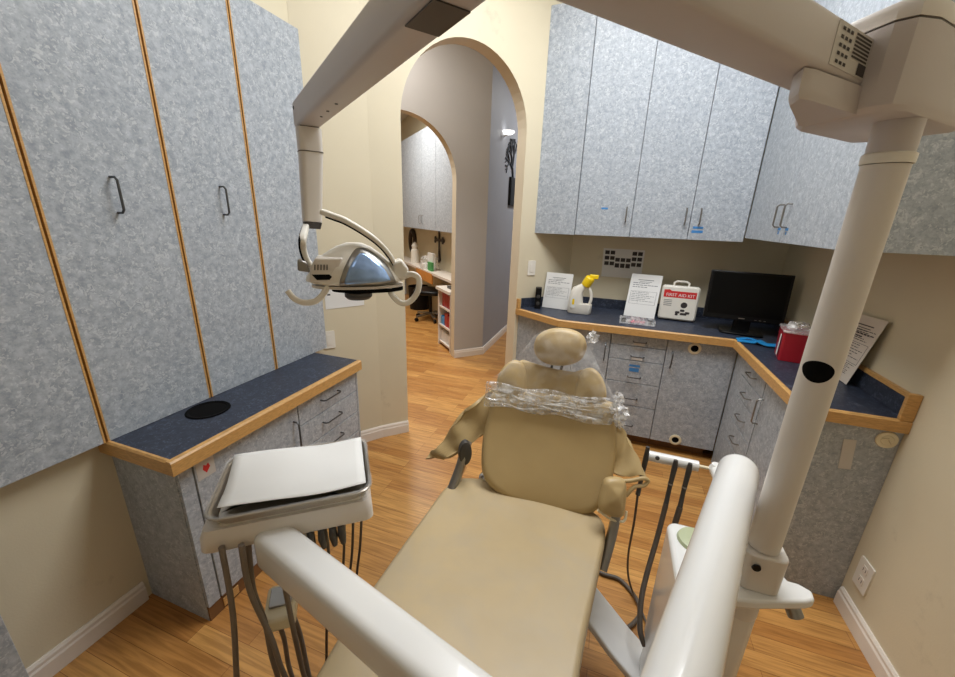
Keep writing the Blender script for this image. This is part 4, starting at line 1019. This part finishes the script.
m = MB(); m.cyl((.11,.315,.80),(.11,.315,1.085), .05, n=32); build('elbow', m, 'enamel', t, bevel=.008)
m = MB(); m.cyl((.365,.975,.742),(.352,.965,1.0), .022, n=20); build('pivot_post', m, 'enamel', t)
m = MB(); m.cyl((-.66,.56,.80),(-.66,.56,.887), .026, n=20); build('head_pivot', m, 'enamel', t)

# delivery unit under the tray
DO = V((-.63,.562,-.02)); du = V((.78,.62,0)).normalized(); dv = V((-.62,.78,0)).normalized()
D_ = lambda u, v, z: DO + du*u + dv*v + V((0,0,z))
t = dun = thing('delivery_unit', 'cream dental delivery head with hanging hoses under the instrument tray', 'dental unit', tuple(D_(0,.1,.88)))
m = MB(); R = []
for z, k_ in ((.888,.97),(.893,1),(.925,.99),(.945,.95)):
    R.append([D_(a*k_-.008, .1+b*k_, z) for a, b in rrect(.372,.225,.016,4)])
m.rings(R); build('housing', m, 'enamelw', t, angle=40)
m = MB(); m.rings([[D_(a*k_, .1+b*k_, z) for a, b in rrect(.33,.2,.02,4)] for z, k_ in ((.9455,.97),(.953,1))]); build('tray_support', m, 'plast', t)
tray = thing('instrument_tray', 'steel instrument tray with raised rim on the delivery head', 'tray', tuple(D_(0,.1,.953)))
oR = lambda k_, z, e=0: [D_(a, .105+b, z) for a, b in rrect(.345*k_+e, .235*k_+e, .035, 5)]
m = MB(); m.rings([oR(.93,.9545),oR(.93,.9545,.002),oR(.98,.972,.004),oR(1,.976,.006),oR(1,.978,.004),oR(.97,.974,-.002),oR(.92,.957,-.002),oR(.05,.957)]); build('pan', m, 'tray', tray, angle=50)
m = MB(); m.tube(oR(1,.9775,.006), .0035, 8, closed=True); build('rolled_rim', m, 'tray', tray)
m = MB(); m.rings([oR(1.0,.956,.006),oR(1.0,.981,.016),oR(1.0,.984,.012),oR(.99,.982,.0)], cap=False); tag(build('tray_sleeve', m, 'film'), 'clear plastic sleeve stretched round the rim of the instrument tray', 'plastic sleeve')
# paper liner, gently curved
m = MB(); g = 14; gr = []
for j in range(g+1):
    row = []
    for i in range(g+1):
        u = -.15 + .315*i/g - (.012*(j/g) if i < 3 else 0); v = .005+.215*j/g
        z = .9755 + .010*(1-math.sin(PI*j/g)) + .016*max(0,(.25-i/g))**1.0*2*(1 if j < 4 else .6) + .004*math.sin(i*.5)
        row.append(D_(u, v, z))
    gr.append(row)
vs = [[m.bm.verts.new(p) for p in r] for r in gr]
for j in range(g):
    for i in range(g): m.bm.faces.new([vs[j][i],vs[j][i+1],vs[j+1][i+1],vs[j+1][i]])
o = build('tray_liner', m, 'paper', None, angle=180); o.modifiers.new('th','SOLIDIFY').thickness = .0008
tag(o, 'white paper liner lying in the instrument tray', 'paper liner')
# block and bracket below
cbk = V((-.715,.56,0))
m = MB(); m.prism([cbk+du*a+dv*b+V((0,0,.575)) for a,b in rrect(.075,.11,.014,3)], (0,0,.04)); cb = build('control_block', m, 'cream', t, bevel=.008, seg=3)
m = MB(); m.prism([cbk+du*a+dv*(b+.01)+V((0,0,.6155)) for a,b in rrect(.055,.06,.006,3)], (0,0,.006)); build('control_pad', m, 'metal', cb, bevel=.002)
m = MB(); m.tube([cbk+V((0,.02,.615)), D_(0,.12,.70), D_(0,.12,.888)], .012, 12); build('drop_post', m, 'metal', t)
hz = [[(-.734,.455,.888),(-.735,.45,.7),(-.74,.43,.5),(-.76,.42,.3),(-.74,.45,.1),(-.68,.5,.02)],
      [(-.70,.475,.888),(-.70,.475,.75),(-.672,.485,.6),(-.66,.495,.45),(-.63,.53,.25),(-.56,.57,.06)],
      [(-.71,.50,.888),(-.71,.49,.74),(-.705,.50,.62),(-.715,.51,.45),(-.70,.53,.2),(-.66,.56,.03)],
      [(-.66,.53,.888),(-.655,.53,.7),(-.665,.545,.5),(-.68,.57,.3),(-.67,.6,.1),(-.62,.62,.02)],
      [cbk+du*-.02+V((0,0,.574)),(-.74,.57,.45),(-.75,.58,.3),(-.74,.6,.12),(-.7,.64,.02)],
      [cbk+du*.02+V((0,0,.574)),(-.70,.59,.45),(-.69,.59,.3),(-.68,.6,.15),(-.64,.66,.02)]]
for i, p in enumerate(hz):
    m = MB(); m.tube(smooth_path(p, 7), .0065, 10); build('hose', m, 'hose', t)
for i, (u, v) in enumerate(((.06,.02),(.10,.12),(.125,.14),(.15,.16))):
    p = [D_(u,v,.888), D_(u+.002,v+.01,.78), D_(u-.01,v+.03,.62), D_(u-.03,v+.06,.45), D_(u-.05,v+.06,.2), D_(u-.06,v+.04,.03)]
    m = MB(); m.tube(smooth_path(p, 7), .004, 8); build('hose', m, 'hosedk', t)
for k, u in enumerate((.03,.055,.08,.10)):
    m = MB(); m.tube([D_(u,-.005,.888),D_(u,-.008,.86),D_(u+.002,-.004,.83)], .008, 10, scales=[1.1,1.3,.8]); build('instrument_holder', m, 'dark', t)

# ------------------------------------------------------------------ office beyond the arches
def E_(s_, c_, z):        # along (-1,1) from x+y=c ; s_ distance
    return V((c_/2 - s_/2**.5, c_/2 + s_/2**.5, z))
sl = lambda x, y: (y-x)/2**.5
t = thing('wall_cabinet', 'pale laminate upper cabinet on the office wall seen through the arches', 'cabinet', tuple(E_(6,2.8,1.4)))
m = MB(); m.prism([E_(4.12,2.72,1.4),E_(8.2,2.72,1.4),E_(8.2,3.145,1.4),E_(4.36,3.145,1.4)], (0,0,1.36)); build('carcass', m, 'lam', t, smooth=False)
ss = [4.12,4.45,5.28,5.9,6.52,7.2,8.0]
for i in range(6):
    m = MB(); m.prism([E_(ss[i]+.004,2.718,1.4),E_(ss[i+1]-.004,2.718,1.4),E_(ss[i+1]-.004,2.69,1.4),E_(ss[i]+.004,2.69,1.4)], (0,0,1.36)); dd = build('door', m, 'lam', t, smooth=False)
    hs_ = ss[i+1]-.06 if i % 2 == 0 else ss[i]+.06
    handle(E_(hs_,2.69,1.48), E_(hs_,2.69,1.60), (-1,-1,0), parent=dd, m='metal')
# oval ornament, cross
t = E_(sl(-3.72,6.85),3.149,1.12)
m = MB(); c = E_(7.42,3.12,1.12); uu = V((-1,1,0)).normalized()
m.tube([c+uu*.15*math.cos(a)+V((0,0,.19*math.sin(a))) for a in [2*PI*k/32 for k in range(32)]], .045, 10, closed=True)
tag(build('oval_wreath', m, 'bronze'), 'dark oval wreath on the office wall seen through the arch', 'wreath')
c = E_(5.98,3.135,1.20); m = MB(); nrm = V((-1,-1,0)).normalized()
def cr(pts): m.prism([c+uu*-a+V((0,0,b)) for a,b in pts], nrm*.015)
cr([(-.05,-.26),(0,-.24),(.05,-.26),(.016,-.1),(.016,.14),(.05,.24),(0,.22),(-.05,.24),(-.016,.14),(-.016,-.1)]); cr([(-.16,-.018+.03),(-.018,-.018+.03),(-.018,.018+.03),(-.16,.018+.03)]); cr([(.018,.012),(.16,.012),(.16,.048),(.018,.048)])
for (a,b) in ((-.17,.03),(.17,.03),(0,.25),(0,-.27)):
    for k in range(3):
        an_ = k*2*PI/3; m.lathe(c+uu*-(a+.03*math.cos(an_))+V((0,0,b+.03*math.sin(an_))), [(0,.016),(.026,.014),(.03,0)], 12, axis=nrm)
tag(build('wall_cross', m, 'bronze'), 'dark ornate metal cross hanging on the office wall', 'cross')
# desk
t = thing('office_desk', 'office worktop with oak drawer front under the cross', 'desk', tuple(E_(5.6,2.9,0)))
m = MB(); m.prism([E_(4.65,2.74,.74),E_(8.0,2.74,.74),E_(8.0,3.145,.74),E_(4.65,3.145,.74)], (0,0,.035)); build('worktop', m, 'base', t, smooth=False)
m = MB(); m.prism([E_(5.55,2.736,.60),E_(6.35,2.736,.60),E_(6.35,2.76,.60),E_(5.55,2.76,.60)], (0,0,.155)); build('drawer', m, 'desk', t, smooth=False)
m = MB(); m.prism([E_(7.9,2.76,0.001),E_(7.95,2.76,.001),E_(7.95,3.1,.001),E_(7.9,3.1,.001)], (0,0,.738)); build('side_panel', m, 'lam', t, smooth=False)
m = MB(); m.prism([E_(4.70,2.76,0.001),E_(4.75,2.76,.001),E_(4.75,3.1,.001),E_(4.70,3.1,.001)], (0,0,.738)); build('side_panel', m, 'lam', t, smooth=False)
# open shelf
t = thing('open_shelf', 'white open shelf unit beside the inner arch', 'shelf', tuple(E_(4.2,2.45,0)))
s0, s1, c0, c1_ = 4.13, 4.55, 2.36, 2.66
def slab(a,b,ca,cb,z0,z1,name='board'):
    m = MB(); m.prism([E_(a,ca,z0),E_(b,ca,z0),E_(b,cb,z0),E_(a,cb,z0)], (0,0,z1-z0)); build(name, m, 'base', t, smooth=False)
slab(s0,s0+.02,c0,c1_,.001,.72,'side_panel'); slab(s1-.02,s1,c0,c1_,.001,.72,'side_panel'); slab(s0+.021,s1-.021,c1_-.02,c1_,.001,.72,'back_panel')
for z in (.04,.26,.50): slab(s0+.021,s1-.021,c0+.01,c1_-.021,z,z+.02,'shelf')
slab(s0-.0,s1+.03,c0-.03,c1_,.721,.755,'top_board')
items = [('red_binder','red','red binder on the %s shelf of the white unit',.521,.19,[4.16,4.225,4.29,4.355,4.42],'top'),('storage_box','red','red box on the %s shelf of the white unit',.281,.17,[4.16,4.28],'middle'),('storage_box','bluebib','blue box on the %s shelf of the white unit',.281,.12,[4.40],'middle'),('paper_stack','paper','stack of white papers on the %s shelf of the white unit',.061,.14,[4.16,4.29,4.41],'bottom')]
for nm, mt, lb_, z, h, xs_, wh in items:
    for x in xs_:
        w = .055 if nm == 'red_binder' else .11
        m = MB(); m.prism([E_(x,c0+.04,z),E_(x+w,c0+.04,z),E_(x+w,c1_-.06,z),E_(x,c1_-.06,z)], (0,0,h*random.uniform(.85,1))); o = build(nm, m, mt, None, smooth=False, bevel=.003)
        lb2 = lb_ % wh
        tag(o, lb2, nm.replace('_',' '), (nm.replace('_',' ')+'s on the '+wh+' shelf') if len(xs_) > 1 else None)
# things on desk
def tagb(name, mb, mt, label, cat, **k): return tag(build(name, mb, mt, None, **k), label, cat)
m = MB(); m.lathe(E_(6.1,2.95,.776), [(0,0),(.14,0),(.16,.02),(.15,.16),(.10,.2),(0,.21)], 20); tagb('storage_tub', m, 'clear', 'clear tub on the office desk below the oval wreath', 'tub')
m = MB(); c = E_(6.9,2.95,.776); m.lathe(c, [(0,0),(.07,0),(.08,.03),(.07,.22),(.05,.24),(.06,.3),(.02,.36),(0,.36)], 20); tagb('desk_lamp', m, 'plast', 'white domed desk appliance on the left of the office desk', 'appliance')
m = MB(); m.prism([E_(5.95,2.92,.776),E_(6.2,2.92,.776),E_(6.2,3.05,.776),E_(5.95,3.05,.776)], (0,0,.20)); 
m = MB(); m.prism([E_(5.75,2.86,.776),E_(6.0,2.86,.776),E_(6.0,2.92,.776),E_(5.75,2.92,.776)], (0,0,.26)); tagb('paper_box', m, 'paper', 'white box standing on the office desk', 'box', smooth=False)
m = MB(); m.prism([E_(5.70,2.80,.776),E_(5.88,2.80,.776),E_(5.88,2.855,.776),E_(5.70,2.855,.776)], (0,0,.13)); tagb('tissue_packet', m, 'green', 'green packet on the office desk in front of the white box', 'packet', smooth=False)
m = MB(); m.lathe(E_(6.02,2.80,.776), [(0,0),(.04,0),(.05,.04),(.05,.09),(0,.09)], 14); tagb('white_mug', m, 'paper', 'white mug on the office desk beside the green packet', 'mug')
m = MB(); m.prism([E_(4.2,2.45,.756),E_(4.4,2.45,.756),E_(4.4,2.6,.756),E_(4.2,2.6,.756)],(0,0,.03)); tagb('dark_folder', m, 'dark', 'dark folder lying on top of the white shelf unit', 'folder', smooth=False)
# black bin
m = MB(); c = E_(6.55,2.90,.002); m.lathe(c, [(0,0),(.17,0),(.20,.40),(.19,.40),(.165,.02),(0,.02)], 24); tagb('waste_bin', m, 'black', 'black waste bin under the left part of the office desk', 'bin')
# office chair
cc = E_(5.75,2.80,0)
t = thing('office_chair', 'black office chair with metal star base pushed under the office desk', 'office chair', tuple(cc))
m = MB(); m.pillow(smooth2([(-.2,-.2),(.2,-.2),(.22,.1),(.15,.22),(-.15,.22),(-.22,.1)],4), lambda u,v,w: cc+V((u,v,.46+w)), .07, .03); build('seat', m, 'black', t)
m = MB(); m.cyl(cc+V((0,0,.10)), cc+V((0,0,.43)), .025, n=16); build('gas_lift', m, 'black', t)
for k in range(5):
    a = 2*PI*k/5+.4; e = V((.26*math.cos(a), .26*math.sin(a), 0))
    m = MB(); m.sweep([cc+V((0,0,.11)), cc+e+V((0,0,.075))], rrect(.045,.03,.008,2)); lg = build('star_leg', m, 'metal', t)
    m = MB(); m.lathe(cc+e+V((0,0,.03)), [(0,-.02),(.028,-.02),(.03,0),(.028,.02),(0,.02)], 14, axis=(math.sin(a),-math.cos(a),0)); build('caster', m, 'black', lg)
# corridor wall items
t = thing('wall_sconce', 'small white lamp high on the blue-grey corridor wall', 'wall lamp', (-1.33,4.75,2.52))
m = MB(); m.lathe((-1.32,4.75,2.51), [(0,0),(.05,.01),(.075,.03),(.07,.04),(0,.03)], 20); sh = build('lamp_shade', m, None or 'paper', t)
m = MB(); m.tube([(-1.369,4.75,2.50),(-1.33,4.75,2.515)], .008, 8); build('wall_arm', m, 'metal', t)
glow = mat('lamp_glow', (1,1,1,1)); glow.node_tree.nodes['Principled BSDF'].inputs['Emission Color'].default_value = (1,.97,.92,1); glow.node_tree.nodes['Principled BSDF'].inputs['Emission Strength'].default_value = 3
sh.data.materials[0] = glow
m = MB(); random.seed(12)
def twig(p, a, L, d):
    q_ = p + V((0, math.cos(a)*L, math.sin(a)*L)); m.tube([p, (p+q_)/2+V((0,.01,0)), q_], .006+.003*d, 5)
    if d == 0:
        for k in range(2): m.lathe(q_+V((0,random.uniform(-.02,.02),random.uniform(-.02,.02))), [(0,.004),(.018,.003),(.02,0)], 8, axis=(1,0,0))
        return
    for da in (-.6,.1,.7): twig(q_, a+da+random.uniform(-.2,.2), L*.72, d-1)
twig(V((-1.362,5.25,2.0)), 1.9, .22, 3)
tagb('tree_wall_art', m, 'art', 'dark branching tree artwork on the blue-grey corridor wall', 'wall art')
t = thing('picture_frame', 'black framed panel on the corridor wall below the tree artwork', 'picture', (-1.36,5.2,1.75))
build('frame', bx((-1.369,5.08,1.76),(-1.34,5.5,2.10)), 'black', t, bevel=.004)
build('picture', bx((-1.3395,5.10,1.78),(-1.338,5.48,2.08)), 'screen', t, smooth=False)

# ------------------------------------------------------------------ light
def area(name, loc, size, power, col=(1,.96,.9), rot=(0,0,0)):
    l = bpy.data.lights.new(name, 'AREA'); l.shape = 'RECTANGLE'; l.size, l.size_y = size; l.energy = power; l.color = col
    o = bpy.data.objects.new(name, l); COL.objects.link(o); o.location = loc; o.rotation_euler = rot; return o
area('room_light_and_fill', (.0,1.8,3.28), (1.6,.9), 68, (.96,.98,1))
area('room_light_and_fill', (-.2,-.5,3.28), (1.0,.5), 3, (.96,.98,1))  # added weak fill above the camera side, not a fixture of the room
area('hall_panel', (-1.75,3.0,3.28), (.5,.4), 22, (1,.97,.93))
area('office_panel', (-3.2,4.6,3.28), (1.2,.8), 85, (1,.95,.88))
area('corridor_panel', (-.2,5.8,3.28), (.8,.8), 48, (1,1,1))
w = bpy.data.worlds.new('world'); S.world = w; w.use_nodes = True
w.node_tree.nodes['Background'].inputs[0].default_value = (.9,.93,1,1); w.node_tree.nodes['Background'].inputs[1].default_value = .3
S.view_settings.view_transform = 'Standard'; S.view_settings.look = 'None'; S.view_settings.gamma = 1; S.view_settings.exposure = 0
S.view_settings.use_curve_mapping = False
S.cycles.max_bounces = 8; S.cycles.diffuse_bounces = 5; S.cycles.transparent_max_bounces = 16
S.cycles.use_denoising = True
